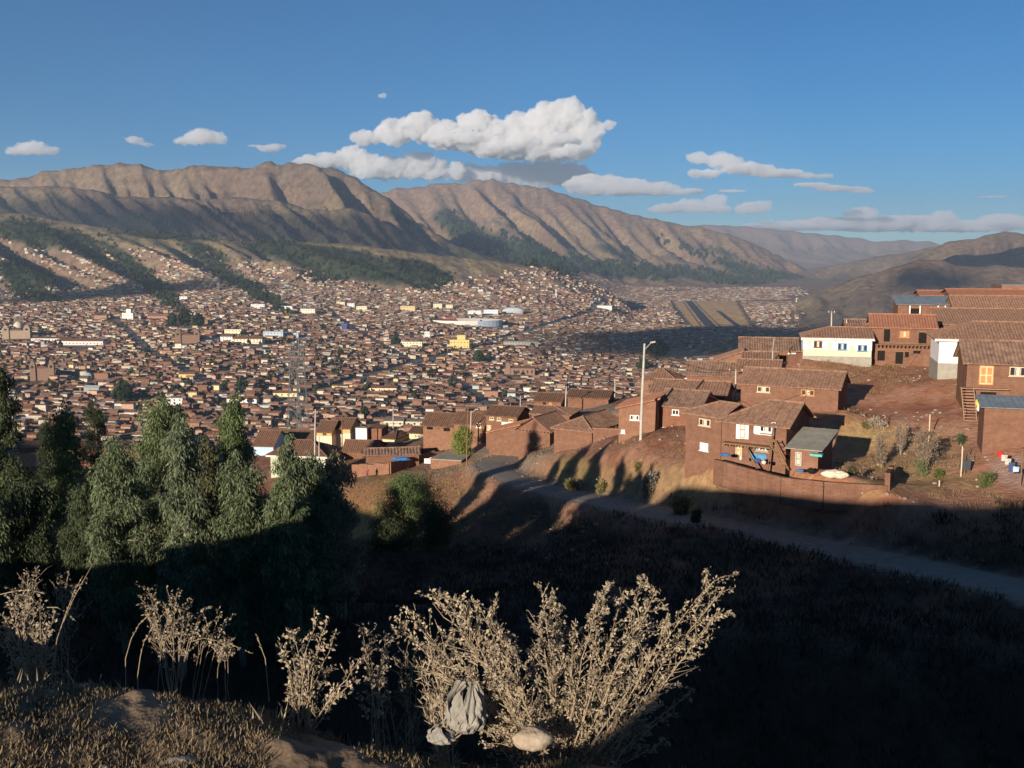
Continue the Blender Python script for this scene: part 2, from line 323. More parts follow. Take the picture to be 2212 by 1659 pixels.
for a, s, z in [(-1000,200,-140),(-800,150,-100),(-600,150,-95),(-400,60,-45),(-400,150,-90),(-200,50,-38),(-200,120,-70),(-100,40,-28),(-100,90,-48),(-70,30,-24),(-60,25,-21),(-55,60,-32),(-50,15,-17),(-42,10,-13),(-36,8,-10),(-30,6,-7.5),(-20,5,-5.5),(-15,10,-9),(-25,14,-12),(-38,22,-19),
                (20,30,-10),(40,40,-10),(60,60,-8),(100,80,-4),(200,120,0),(400,300,0),(30,15,-5),(90,150,-9),(160,260,-15)]:
    X, Y = AX * a + SX * s; ctl.append((X, Y, z))
for u in (-.8, -.55, -.4, -.25, -.1, 0.05, .2, .35, .5, .65, .85):
    for Yd in (300, 380, 480, 620, 1100):
        if u > .18 and Yd < 400: continue
        ctl.append((u * Yd, Yd, float(far_zi(u * Yd, max(Yd, 332))) + 0))
ctl = np.array(ctl)
def rbf_eval(X, Y, c=.35):
    D = np.sqrt(((ctl[:, None, :2] - ctl[None, :, :2]) ** 2).sum(-1) + c * c)
    n = len(ctl); A = np.zeros((n + 3, n + 3)); A[:n, :n] = D + np.eye(n) * -.02; A[:n, n] = 1; A[:n, n + 1:] = ctl[:, :2]; A[n, :n] = 1; A[n + 1:, :n] = ctl[:, :2].T
    wts = np.linalg.solve(A, np.r_[ctl[:, 2], 0, 0, 0]); out = np.empty(X.size); xf = X.ravel(); yf = Y.ravel()
    for i in range(0, X.size, 20000):
        d = np.sqrt((xf[i:i + 20000, None] - ctl[None, :, 0]) ** 2 + (yf[i:i + 20000, None] - ctl[None, :, 1]) ** 2 + c * c)
        out[i:i + 20000] = d @ wts[:n] + wts[n] + wts[n + 1] * xf[i:i + 20000] + wts[n + 2] * yf[i:i + 20000]
    return out.reshape(X.shape)
# polar grid, fine inside the camera's view, coarse behind it
nr = 560; RR = np.exp(np.linspace(math.log(.5), math.log(1500), nr))
th = np.r_[np.linspace(-32, 32, 400), np.linspace(32, 328, 150)[1:-1]]; th = np.radians(np.r_[th, th[0] + 360]); nt_ = len(th)
TH, RG = np.meshgrid(th, RR); NX = RG * np.sin(TH); NY = RG * np.cos(TH)
NZ = rbf_eval(NX, NY)
def polydist(X, Y, pts):
    best = np.full(X.shape, 1e9); bz = np.zeros(X.shape)
    for a, b in zip(pts[:-1], pts[1:]):
        d = b[:2] - a[:2]; t = np.clip(((X - a[0]) * d[0] + (Y - a[1]) * d[1]) / (d @ d), 0, 1)
        q = np.hypot(X - a[0] - t * d[0], Y - a[1] - t * d[1]); m = q < best
        best = np.where(m, q, best); bz = np.where(m, a[2] + t * (b[2] - a[2]), bz)
    return best, bz
dR, zR = polydist(NX, NY, ROAD)
onroad = sstep(5.0, 2.6, dR); NZ = NZ * (1 - onroad) + zR * onroad
rough = sstep(2.6, 7, dR) * sstep(4, 15, RG)
NZ = NZ + rough * ((fbm(NX / 6, NY / 6, 70, 4) - .5) * 1.0 + (fbm(NX / 1.6, NY / 1.6, 75, 3) - .5) * .35)
nearm = sstep(9, 5, RG)
NZ = NZ + nearm * ((fbm(NX / .55, NY / .55, 80, 4) - .5) * .15 + (fbm(NX / .12, NY / .12, 85, 3) - .5) * .06)
far_under = (NY > 400) & (np.abs(NX / np.maximum(NY, 1)) < .84)
ff = far_zi(np.where(far_under, NX, 0), np.where(far_under, np.minimum(NY, 30000), 500))
bl = sstep(360, 420, NY) * (np.abs(NX / np.maximum(NY, 1)) < .84)
NZ = np.where(far_under, ff - 6, NZ)
soil = (.215, .095, .056); soil2 = (.26, .14, .09); dry = (.26, .175, .085); green = (.10, .105, .04); grey = (.23, .18, .135); fg = (.21, .15, .095)
q1 = fbm(NX / 9, NY / 9, 90); q2 = fbm(NX / 2.2, NY / 2.2, 92); q3 = fbm(NX / 30, NY / 30, 94)
nc = mix(soil, soil2, sstep(.35, .65, q2))
NPX, NPY = proj(NX, np.maximum(NY, .5), NZ)
def nb(cx, cy, rx, ry, col, amt=1.0, ang=0):
    global nc
    ca, sa = cos(radians(ang)), sin(radians(ang)); dx = NPX - cx; dy = NPY - cy
    q = ((dx * ca + dy * sa) / rx) ** 2 + ((-dx * sa + dy * ca) / ry) ** 2 + 2.0 * (q2 - .5) + 1.2 * (q1 - .5)
    nc = mix(nc, col, sstep(1.2, .5, q) * amt * (NY > 30) * (NY < 300))
for a in [(800,1110,120,90,(.30,.19,.07),.9),(820,1070,90,26,(.27,.13,.07),.8),(1400,1050,200,45,dry,.75),(1560,1070,130,25,dry,.5),(1950,980,150,70,(.25,.17,.085),.75),(1850,930,70,25,(.17,.15,.06),.5),
          (2000,1040,160,25,dry,.7),(1770,800,60,10,(.20,.16,.05),.4),(1050,985,150,30,grey,.9,-12),(1120,1000,120,28,grey,.8,-15),(960,1000,120,14,(.26,.16,.10),.7),
          (2190,1010,60,40,(.30,.21,.17),.8),(1230,1010,60,30,(.20,.17,.06),.6),(900,940,60,25,(.22,.17,.11),.7),(1300,890,60,20,grey,.9),(2080,935,60,30,(.26,.15,.11),.5)]: nb(*a)
nc = mix(nc, dry, sstep(.5, .75, q1) * .25 * (RG > 8)); nc = mix(nc, (.022, .022, .014), sstep(76, 56, RG) * sstep(6, 10, RG) * .9)  # ravine earth coloured near black to deepen its shade
nc = mix(nc, (.040, .032, .022), sstep(-25, 45, NPY - 1125 - 90 * (q3 - .5) + 60 * (NX < 4)) * (NY > 50) * (NY < 118) * sstep(.25, .5, q1 * .5 + q2 * .5) * .85)  # lower bank too: shade painted into the earth colour
nc = mix(nc, mix(fg, (.15, .105, .068), sstep(.4, .6, fbm(NX / .3, NY / .3, 99))), sstep(9, 5, RG))
nc = mix(nc, grey, sstep(3.4, 2.2, dR + (q2 - .5) * 1.2) * .9)
nc = mix(nc, (.14, .085, .055), sstep(200, 330, RG))
hs_m = sstep(1440, 1560, NPX) * (NY > 76) * (NY < 200) * sstep(1100, 1050, NPY); nc = nc * (1 + np.array((.50, .42, .36)) * hs_m[..., None])  # hillside earth lightened, sun on the slope painted into its colour
i_ = np.arange(nr - 1)[:, None] * nt_ + np.arange(nt_ - 1)[None]
ngf = np.stack([i_, i_ + 1, i_ + nt_ + 1, i_ + nt_], -1).reshape(-1, 4)[:, ::-1]
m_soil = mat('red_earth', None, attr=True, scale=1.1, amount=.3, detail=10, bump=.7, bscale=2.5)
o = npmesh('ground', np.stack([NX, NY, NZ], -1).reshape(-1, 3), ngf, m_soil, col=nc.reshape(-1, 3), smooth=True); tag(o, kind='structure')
lr0, lr1 = math.log(.5), math.log(1500)
def gz(X, Y):
    """height of the built ground at a point within the view"""
    r = math.hypot(X, Y); t = math.atan2(X, Y)
    if abs(t) > radians(31.9): return float(rbf_eval(np.array([X], float), np.array([Y], float))[0])
    fy = (math.log(r) - lr0) / (lr1 - lr0) * (nr - 1); fx = (t + radians(32)) / radians(64) * 399
    iy = min(int(fy), nr - 2); ix = min(max(int(fx), 0), 398); ty = fy - iy; tx = fx - ix
    if Y > 400: return float(far_zi(X, Y))
    return float((NZ[iy, ix] * (1 - tx) + NZ[iy, ix + 1] * tx) * (1 - ty) + (NZ[iy + 1, ix] * (1 - tx) + NZ[iy + 1, ix + 1] * tx) * ty)
# the dirt road, a sheet draped over its bed
def road_mesh(name, pts, hw, m):
    P2 = []
    for a, b in zip(pts[:-1], pts[1:]):
        k = max(2, int(np.linalg.norm(b - a) / 1.0))
        for i in range(k): P2.append(a + (b - a) * i / k)
    P2.append(pts[-1]); P2 = np.array(P2)
    for _ in range(3): P2[1:-1] = (P2[:-2] + P2[1:-1] * 2 + P2[2:]) / 4
    vs = []; nW = 7
    for i, p in enumerate(P2):
        d = P2[min(i + 1, len(P2) - 1)] - P2[max(i - 1, 0)]; n = np.array((-d[1], d[0])); n /= np.linalg.norm(n) + 1e-9
        w_ = hw * (1 + .22 * (vnoise(i / 6., 3.3) - .5))
        for k in range(nW):
            q = p[:2] + n * w_ * (k / (nW - 1) * 2 - 1); e = abs(k - 3) / 3
            vs.append((q[0], q[1], gz(q[0], q[1]) + .07 - .10 * e ** 4))
    return npmesh(name, vs, gridfaces(len(P2), nW), m, smooth=True)
m_road = mat('gravel_road', (.22, .185, .15), (.29, .25, .205), scale=1.5, bump=.5, bscale=8)
tag(road_mesh('dirt_road', ROAD, 2.3, m_road), kind='structure')
# ---------------- the town in the valley ----------------
m_town = mat('town_plaster_and_tile', None, attr=True, scale=.35, amount=.22, detail=4, rough=.95, spec=0.05)
WALLC = np.array([(.60,.53,.41),(.66,.62,.55),(.52,.45,.34),(.70,.58,.30),(.30,.17,.11),(.24,.13,.085),(.34,.20,.14),(.55,.36,.27),(.42,.52,.52),(.40,.33,.27),(.22,.12,.08),(.46,.30,.20)])
WALLP = np.array([.10,.055,.09,.035,.16,.15,.11,.05,.025,.07,.10,.07]); WALLP /= WALLP.sum()
ROOFC = np.array([(.15,.085,.058),(.185,.105,.07),(.13,.078,.055),(.22,.13,.09),(.165,.105,.078),(.25,.145,.10),(.27,.25,.24),(.16,.15,.15)])
ROOFP = np.array([.24,.20,.19,.12,.12,.05,.045,.035]); ROOFP /= ROOFP.sum()
TRI = np.array([(0,1,5),(0,5,4),(1,2,6),(1,6,5),(2,3,7),(2,7,6),(3,0,4),(3,4,7),(8,9,13),(8,13,12),(10,11,12),(10,12,13),(8,12,11),(9,10,13)])
def houses_arrays(X, Y, Zb, w, d, h, rise, ang, cw, cr, skirt=6.0, over=.5):
    n = len(X); ca, sa = np.cos(ang), np.sin(ang)
    lx = np.array([-1, 1, 1, -1, -1, 1, 1, -1]) * .5; ly = np.array([-1, -1, 1, 1, -1, -1, 1, 1]) * .5
    x = lx[None] * w[:, None]; y = ly[None] * d[:, None]; z = np.where(np.arange(8)[None] < 4, (Zb - skirt)[:, None], (Zb + h)[:, None])
    rx = np.array([-1, 1, 1, -1]) * .5 * (w[:, None] + 2 * over); ry = np.array([-1, -1, 1, 1]) * .5 * (d[:, None] + 2 * over)
    rz = np.repeat((Zb + h - .25)[:, None], 4, 1); hx = np.array([-1, 1]) * .5 * (w[:, None] + 2 * over) ; hy = np.zeros((n, 2)); hz = np.repeat((Zb + h + rise)[:, None], 2, 1)
    x = np.c_[x, rx, hx]; y = np.c_[y, ry, hy]; z = np.c_[z, rz, hz]
    V = np.stack([X[:, None] + x * ca[:, None] - y * sa[:, None], Y[:, None] + x * sa[:, None] + y * ca[:, None], z], -1)
    C = np.concatenate([np.repeat(cw[:, None], 8, 1), np.repeat(cr[:, None], 6, 1)], 1)
    return V, C
def hit(x, y):
    Ys_ = np.exp(np.linspace(math.log(420), math.log(30000), 2400)); p1 = P(x, y, 1.0); zz = p1[2] * Ys_ ; g = far_zi(p1[0] * Ys_, Ys_)
    b = np.nonzero(zz <= g)[0]; Yh = Ys_[b[0]] if len(b) else 9000.
    return P(x, y, Yh)
m_street = mat('street_asphalt', (.16, .15, .14), (.22, .20, .185), scale=.1)
AVEN = []
for nm_, hw_a, pts in (('avenue', 9, [(40, 748), (420, 755), (760, 737), (1100, 705), (1480, 688)]), ('avenue', 9, [(600, 872), (900, 782), (1180, 702), (1310, 642)]), ('street', 7, [(250, 690), (330, 762), (480, 838)]), ('street', 7, [(700, 660), (780, 720), (1000, 830), (1060, 880)])):
    W0 = [hit(*q) for q in pts]; L0 = []
    for a, b in zip(W0[:-1], W0[1:]):
        k = max(2, int(np.linalg.norm(b[:2] - a[:2]) / 20)); L0 += [a + (b - a) * i / k for i in range(k)]
    L0.append(W0[-1]); L0 = np.array(L0); vs = []
    for i, p in enumerate(L0):
        d = L0[min(i + 1, len(L0) - 1)] - L0[max(i - 1, 0)]; n_ = np.array((-d[1], d[0])) / np.hypot(d[0], d[1])
        for s_ in (-1, 1): X_, Y_ = p[0] + n_[0] * hw_a * .8 * s_, p[1] + n_[1] * hw_a * .8 * s_; vs.append((X_, Y_, float(far_zi(X_, Y_)) + .5))
    tag(npmesh(nm_, vs, gridfaces(len(L0), 2), m_street), kind='structure'); AVEN.append((W0, hw_a))
PLAZ = [(hit(548, 752), 45), (hit(408, 706), 60), (hit(1130, 744), 50), (hit(170, 752), 40)]
allh = []
for (Ya, Yb, sx, sy, ang, bx, by, seed) in [(600, 1500, 11.8, 8.8, -.16, 6, 4, 1), (1500, 2500, 12, 9.4, -.10, 6, 5, 2), (2500, 4200, 13, 12, .10, 6, 5, 3), (4200, 6000, 15.5, 16, -.2, 6, 6, 4), (6000, 8300, 20, 23, .15, 6, 6, 5)]:
    R = Yb * 1.15; ii = np.arange(-int(R / sx), int(R / sx)); jj = np.arange(int(Ya * .4 / sy), int(R * 1.1 / sy)); I, J = np.meshgrid(ii, jj)
    I = I.ravel(); J = J.ravel(); k = ((I + 3 * (J // by)) % bx != 0) & (J % by != 0)
    r = rng.random(I.size); k &= r > .05; I = I[k]; J = J[k]
    gx = I * sx + rng.normal(0, sx * .13, I.size); gy = J * sy + rng.normal(0, sy * .16, I.size)
    a0 = ang + .35 * (vnoise(gx / 900, gy / 900, 30 + seed) - .5)
    X = gx * cos(ang) - gy * sin(ang); Y = gx * sin(ang) + gy * cos(ang)
    k = (Y > Ya) & (Y <= Yb) & (np.abs(X / Y) < .62); X = X[k]; Y = Y[k]; a0 = a0[k]
    z = far_zi(X, Y); x_, y_ = proj(X, Y, z); tmk = townmask(x_, y_)
    dens = fbm(X / 260, Y / 260, 44, 3); nzf = fbm(X / 160, Y / 160, 8); sl_ = np.abs(z - far_zi(X + 25, Y)) / 25
    hillside = (z > base0(X / Y, Y) + 18)
    prob = tmk * np.where(hillside, .9, 1.0) * sstep(.62, .36, dens * .55 + .45 * sl_ * 1.1 * (Y < 6000))
    prob = prob * np.where(x_ > 1400, sstep(.78, .52, fbm(X / 420, Y / 420, 46, 3)), 1)
    prob = np.where(Y < 2300, np.maximum(prob, tmk * .96), prob)
    fo = np.zeros(len(X))
    for a in [(400,692,48,12,0),(760,578,185,26,12),(500,598,125,14,33),(300,590,105,17,42),(90,512,125,22,12),(200,545,55,16,40),(50,600,60,32,30),(1510,660,100,45,0)]:
        ca_, sa_ = cos(radians(a[4])), sin(radians(a[4])); dx = x_ - a[0]; dy = y_ - a[1]
        fo = np.maximum(fo, (((dx * ca_ + dy * sa_) / a[2]) ** 2 + ((-dx * sa_ + dy * ca_) / a[3]) ** 2 + (nzf - .5) < 1) * (.97 if a[0] != 1510 else 0))
    prob = prob * (1 - fo); l_, d_ = rwc(X, Y); prob = np.where(airfield(X, Y, 30), 0, prob)
    prob = np.where(Y < 900, np.where(Y < 620, 0, prob), prob)
    for W0, hw_a in AVEN:
        dd, _ = polydist(X, Y, W0); prob = np.where(dd < hw_a + 6, 0, prob)
    for q_, r_ in PLAZ: prob = np.where(np.hypot(X - q_[0], (Y - q_[1])) < r_, 0, prob)
    k = rng.random(len(X)) < prob; X = X[k]; Y = Y[k]; a0 = a0[k]; z = z[k]; x_ = x_[k]; y_ = y_[k]; n = len(X)
    big = rng.random(n) < .07
    w_ = sx * rng.uniform(.82, 1.16, n) * np.where(big, 1.5, 1); d_ = sy * rng.uniform(.6, .92, n); h = rng.choice([2.8, 3.2, 5.2, 5.8, 8.2], n, p=[.33, .30, .22, .11, .04]) * rng.uniform(.85, 1.15, n)
    flat_ = rng.random(n) < np.where(Y < 1600, .10, np.where(Y < 3000, .32, .5)); ri = np.where(flat_, .05, rng.uniform(1.1, 2.2, n))
    turn = rng.random(n) < .28; a1 = a0 + np.where(turn, pi / 2, 0) + rng.normal(0, .06, n); d_ = np.where(turn, d_, d_); w_ = np.where(turn, np.minimum(w_, sy * 1.05), w_)
    ci = rng.choice(len(WALLC), n, p=WALLP); cw = WALLC[ci] * rng.uniform(.8, 1.1, (n, 1)); cr = ROOFC[rng.choice(len(ROOFC), n, p=ROOFP)] * rng.uniform(.75, 1.25, (n, 1))
    cr = np.where(flat_[:, None] & (rng.random(n) < .6)[:, None], np.array((.27, .18, .13))[None] * rng.uniform(.7, 1.3, (n, 1)), cr)
    far_b = sstep(1500, 5000, Y)[:, None]; cw = cw * (1 - far_b * .12); cr = cr * (1 + far_b * .3)
    allh.append((X, Y, z, w_, d_, h, ri, a1, cw, cr, x_, y_, ci))
H_ = [np.concatenate([a[i] for a in allh]) for i in range(13)]
# ---- landmark buildings; (name, x0, x1, ytop, ybase, wall, roof, kind, label, category)
WHT = (.80,.78,.72); CRM = (.78,.70,.48); YEL = (.72,.56,.22); BRN = (.30,.18,.12); TIL = (.19,.09,.056); GRY = (.36,.38,.38); STN = (.27,.17,.12)
LM = [('civic_building',264,288,676,692,WHT,GRY,'flat','white three storey block with a raised centre, left of the dark park trees','building'),
 ('apartment_block',388,405,640,648,WHT,GRY,'flat','small bright white block standing alone below the wooded ravine','building'),
 ('warehouse',204,231,681,692,(.38,.22,.15),TIL,'flat','brown flat roofed block left of the white three storey block','building'),
 ('market_hall',318,368,679,690,(.40,.22,.15),(.30,.15,.10),'gable','wide low hall with a pale red gable roof left of the park trees','hall'),
 ('convent',441,503,722,737,WHT,TIL,'gable','long white building with tiled roof right of the brown square church','building'),
 ('convent',503,567,727,742,CRM,TIL,'gable','long low cream wing continuing right from the long white building','building'),
 ('school_building',485,522,711,724,CRM,TIL,'flat','cream block standing behind the long white building','building'),
 ('school_building',569,612,716,729,(.50,.58,.62),GRY,'flat','pale blue school block with rows of windows, the wider of the two','building'),
 ('school_building',613,645,719,729,(.46,.55,.60),GRY,'flat','pale blue school block, the narrower of the two','building'),
 ('apartment_block',542,572,657,667,WHT,GRY,'flat','white slab block at left end of the row of white slabs across the town','building'),
 ('apartment_block',596,632,661,670,WHT,GRY,'flat','white slab block second in the row of white slabs across the town','building'),
 ('apartment_block',649,681,667,679,(.82,.74,.58),GRY,'flat','cream slab block at right end of the row of white slabs','building'),
 ('colonial_arcade',124,224,732,746,(.70,.66,.60),TIL,'gable','long pale colonial front with arcades facing the main square','building'),
 ('colonial_building',67,154,728,737,WHT,TIL,'gable','long low white front behind the colonial arcades, right of the domed church','building'),
 ('arena',1085,1131,664,679,(.45,.50,.52),(.50,.55,.57),'dome','round grey domed arena in the middle of the town','arena'),
 ('hospital_block',1011,1040,671,681,WHT,(.70,.74,.78),'flat','white hospital block just left of the grey domed arena, the left one','building'),
 ('hospital_block',1045,1076,669,680,(.74,.80,.84),(.6,.66,.72),'flat','pale blue white hospital block touching the grey domed arena','building'),
 ('apartment_block',936,955,656,666,CRM,GRY,'flat','yellow cream block pair beyond the stadium, left one','building'),
 ('apartment_block',958,978,658,667,CRM,GRY,'flat','yellow cream block pair beyond the stadium, right one','building'),
 ('apartment_block',865,897,661,672,(.72,.55,.30),(.45,.25,.15),'flat','orange and cream block left of the yellow cream pair','building'),
 ('apartment_block',727,745,652,661,CRM,GRY,'flat','leftmost of three cream housing blocks in the middle distance','building'),
 ('apartment_block',750,766,655,664,WHT,GRY,'flat','middle of three cream housing blocks in the middle distance','building'),
 ('apartment_block',770,793,661,671,CRM,GRY,'flat','rightmost and lowest of three cream housing blocks in the middle distance','building'),
 ('memorial_tower',1199,1203,625,643,(.62,.56,.50),GRY,'flat','slender pale tower rising above the far town','tower'),
 ('apartment_block',869,912,738,751,CRM,GRY,'flat','long pale yellow block left of the stepped yellow building','building'),
 ('college_building',972,1014,734,753,YEL,(.55,.42,.18),'flat','stepped ochre yellow building in the middle of the town','building'),
 ('office_tower',738,750,700,714,(.07,.09,.28),GRY,'flat','small deep blue office block among brown houses','building'),
 ('office_tower',917,929,716,731,WHT,GRY,'flat','narrow white tower block left of the ochre building','building'),
 ('market_hall',1011,1080,789,797,(.55,.40,.34),(.28,.06,.05),'gable','long hall with a dark red roof left of the church with arched side','hall'),
 ('sports_hall',1088,1163,738,748,(.42,.40,.33),(.40,.40,.34),'flat','long pale green grey low hall in front of the arena district','hall'),
 ('town_house',947,961,769,778,(.75,.55,.18),TIL,'gable','bright yellow house with a gable above the dark red roofed hall','house'),
 ('colonial_building',793,857,834,847,CRM,TIL,'gable','long cream house front with a row of windows right of the steel pylon','building'),
 ('apartment_block',1046,1076,845,858,(.36,.19,.13),(.26,.14,.10),'flat','square red brick block above the adobe houses','building'),
 ('town_house',590,642,845,857,(.78,.68,.38),TIL,'gable','pair of yellow gabled fronts just left of the steel pylon','house'),
 ('town_house',490,555,857,871,WHT,TIL,'gable','white row house with cream end above the tallest eucalyptus','house'),
 ('town_house',360,395,860,876,WHT,(.5,.5,.48),'flat','white house with dark windows right of the big round dark tree','house'),
 ('colonial_building',386,421,804,817,YEL,TIL,'gable','yellow fronted house below the park trees','house'),
 ('garden_pavilion',176,197,805,817,(.42,.52,.46),(.33,.40,.38),'dome','small pavilion with pale green dome right of the twin towered church','pavilion'),
 ('shed',181,214,833,846,(.32,.34,.33),(.34,.38,.37),'gable','grey metal roofed shed below the green domed pavilion','shed'),
 ('warehouse',204,234,806,821,(.28,.14,.09),(.23,.12,.08),'flat','square brown brick block right of the green domed pavilion','building'),
 ('school_building',829,872,903,921,(.66,.58,.42),(.13,.11,.10),'gable','nearest low school wing with pillared front above the adobe houses','school'),
 ('school_building',876,916,905,921,(.66,.58,.42),(.13,.11,.10),'gable','second low school wing with pillared front, right of the nearest one','school'),
 ('colonial_building',1290,1322,660,667,WHT,GRY,'flat','white long block left of the airfield','building'),
 ('colonial_building',905,1000,804,810,(.50,.24,.17),(.26,.11,.075),'gable','very long low tiled roof in front of the ochre building','building'),
 ('colonial_building',560,700,768,774,(.40,.22,.16),(.24,.11,.08),'gable','very long low tiled roof across the old town','building')]
def lm_colmat(c):
    k = 'paint_%02x%02x%02x' % tuple(int(min(.999, q) * 255) for q in c)
    return bpy.data.materials.get(k) or mat(k, tuple(q * .86 for q in c), c, scale=.25, rough=.9)
m_glass_dark = mat('dark_window_glass', (.02, .022, .025), (.035, .035, .04), scale=1, rough=.25, spec=.5)
rem = np.zeros(len(H_[0]), bool)
for i, (nm, x0, x1, yt, yb, cw, cr, kind, lab, cat) in enumerate(LM):
    p = hit((x0 + x1) / 2, yb); pl = P(x0, yb, p[1]); pr = P(x1, yb, p[1]); W = pr[0] - pl[0]; top = P(x0, yt, p[1])[2] - p[2]; D = min(max(W * .35, 9), 26)
    e = tag(empty(nm, (p[0], p[1] + D / 2, p[2]), -.04), lab, cat)
    rise = {'gable': top * .35, 'flat': .4, 'dome': top * .6}[kind]; hw = top - rise
    b = MB(); rf = MB()
    if kind == 'dome':
        b.prism([(W / 2 * cos(t), D * .5 * sin(t)) for t in np.linspace(0, 2 * pi, 24, endpoint=False)], -8, hw)
        n_ = 24
        for a in range(5):
            f0, f1 = a / 5, (a + 1) / 5; r0, r1 = cos(f0 * pi / 2) * 1.04, cos(f1 * pi / 2) * 1.04; z0, z1 = hw + rise * sin(f0 * pi / 2), hw + rise * sin(f1 * pi / 2)
            for k in range(n_):
                t0, t1 = 2 * pi * k / n_, 2 * pi * (k + 1) / n_
                rf.add([(W / 2 * r0 * cos(t0), D / 2 * r0 * sin(t0), z0), (W / 2 * r0 * cos(t1), D / 2 * r0 * sin(t1), z0), (W / 2 * r1 * cos(t1), D / 2 * r1 * sin(t1), z1), (W / 2 * r1 * cos(t0), D / 2 * r1 * sin(t0), z1)], [(0, 1, 2, 3)])
    else:
        b.box(-W / 2, W / 2, -D / 2, D / 2, -8, hw)
        if nm in ('civic_building', 'college_building'): b.box(-W * .12, W * .3, -D / 2 + 1, D / 2 - 1, hw + .5, hw * 1.55)
        if kind == 'flat': rf.box(-W / 2 - .4, W / 2 + .4, -D / 2 - .4, D / 2 + .4, hw, hw + .4)
        else:
            a, c_ = W / 2 + .8, D / 2 + .8; rf.add([(-a, -c_, hw), (a, -c_, hw), (a, c_, hw), (-a, c_, hw), (-a, 0, hw + rise), (a, 0, hw + rise)], [(0, 1, 5, 4), (2, 3, 4, 5), (0, 4, 3), (1, 2, 5), (0, 3, 2, 1)])
    b.build('wall', lm_colmat(cw), e); rf.build('roof', lm_colmat(cr), e)
    if kind != 'dome' and (yb - yt) >= 8 and cw[0] > .4:
        nwd = int(max(3, min(14, W / 7))); fl = 2 if hw > 9 else 1; wm = None
        for f_ in range(fl):
            for k in range(nwd):
                cx = -W / 2 + W * (k + .5) / nwd; z0 = hw * (f_ + .32) / fl
                if wm is None:
                    q = MB(); q.box(-1.0, 1.0, -.12, .05, 0, min(2.2, hw / fl * .45)); wm = q.mesh('window', m_glass_dark)
                wo = bpy.data.objects.new('window', wm); wo.location = (cx, -D / 2, z0); link(wo, e)
    rem |= (np.abs(H_[0] - p[0]) < W / 2 + 8) & (H_[1] > p[1] - 22) & (H_[1] < p[1] + D + 6)
# churches and stadium
def towers(b, pts, w_, h, cap=3):
    for x, y in pts:
        b.box(x - w_ / 2, x + w_ / 2, y - w_ / 2, y + w_ / 2, -8, h)
def church(x, y, Wpx, toppx, two, lab, side=False, dome=False):
    global rem
    p = hit(x, y); W = P(x + Wpx / 2, y, p[1])[0] - P(x - Wpx / 2, y, p[1])[0]; T = P(x, y - toppx, p[1])[2] - p[2]
    e = tag(empty('church', p, .25 if not side else -.08), lab, 'church'); m = lm_colmat(STN if not dome else (.40, .30, .20))
    n = MB(); L_ = W
    if side:
        n.box(-W / 2, W / 2, 0, W * .35, -8, T * .55); n.build('nave', m, e)
        for k in range(6):
            q = MB(); q.box(-W * .34 + k * W * .145, -W * .34 + k * W * .145 + W * .05, -.35, .1, T * .14, T * .40); q.build('window', m_glass_dark, e)
        q = MB(); q.box(-W * .44, -W * .30, -1, W * .18, -8, T * .82); q.box(-W * .42, -W * .32, 0, W * .15, T * .82, T); q.build('bell_tower', m, e)
    else:
        n.box(-W * .35, W * .35, 0, W * 1.1, -8, T * .6); n.build('nave', m, e)
        for sx_ in ((-1, 1) if two else (-1,)):
            q = MB(); q.box(sx_ * W * .42 - W * .13, sx_ * W * .42 + W * .13, -2, W * .22, -8, T * .8); q.box(sx_ * W * .42 - W * .09, sx_ * W * .42 + W * .09, 0, W * .18, T * .8, T * .93)
            q.tube([(sx_ * W * .42, W * .09, T * .93), (sx_ * W * .42, W * .09, T * .98), (sx_ * W * .42, W * .09, T * 1.02)], [W * .08, W * .05, .3], 8); q.build('bell_tower', m, e)
            q = MB(); q.box(sx_ * W * .42 - W * .05, sx_ * W * .42 + W * .05, -2.3, -1.9, T * .62, T * .74); q.build('belfry_opening', m_glass_dark, e)
    r = MB(); a = W * (.5 if side else .37); c_ = W * (.36 if side else 1.12); h0 = T * (.55 if side else .6)
    r.add([(-a, -.5, h0), (a, -.5, h0), (a, c_, h0), (-a, c_, h0)] + ([(-a, c_ / 2, h0 * 1.25), (a, c_ / 2, h0 * 1.25)] if side else [(0, -.5, h0 * 1.25), (0, c_, h0 * 1.25)]),
          [(0, 1, 5, 4), (2, 3, 4, 5), (0, 4, 3), (1, 2, 5)] if side else [(0, 1, 4), (1, 2, 5, 4), (2, 3, 5), (3, 0, 4, 5)]); r.build('roof', lm_colmat(TIL), e)
    if dome:
        d = MB(); rr = W * .20
        d.tube([(0, W * .5, h0), (0, W * .5, h0 * 1.5), (0, W * .5, h0 * 1.75), (0, W * .5, h0 * 1.95), (0, W * .5, h0 * 2.02)], [rr, rr, rr * .85, rr * .45, .4], 14); d.build('dome', lm_colmat((.62, .56, .42)), e, True)
    rem |= (np.abs(H_[0] - p[0]) < W / 2 + 6) & (H_[1] > p[1] - 60) & (H_[1] < p[1] + W * .8)
church(92, 822, 44, 44, True, 'brown stone church with twin bell towers in the old town')
church(60, 781, 12, 19, False, 'single slim brown bell tower just above the twin towered church')
church(36, 732, 50, 30, True, 'stone church with a pale dome on the main square', dome=True)
church(405, 742, 46, 30, True, 'square brown church with two short towers left of the long white building')
church(1122, 810, 66, 26, False, 'long brown church with arched side windows and one bell tower', side=True)
p = hit(1008, 703); Ws = P(1086, 703, p[1])[0] - P(931, 703, p[1])[0]; Ts = (P(0, 690, p[1])[2] - p[2]) * .72
e = tag(empty('stadium', (p[0], p[1] + 70, p[2])), 'oval stadium with red, white and blue painted stands', 'stadium')
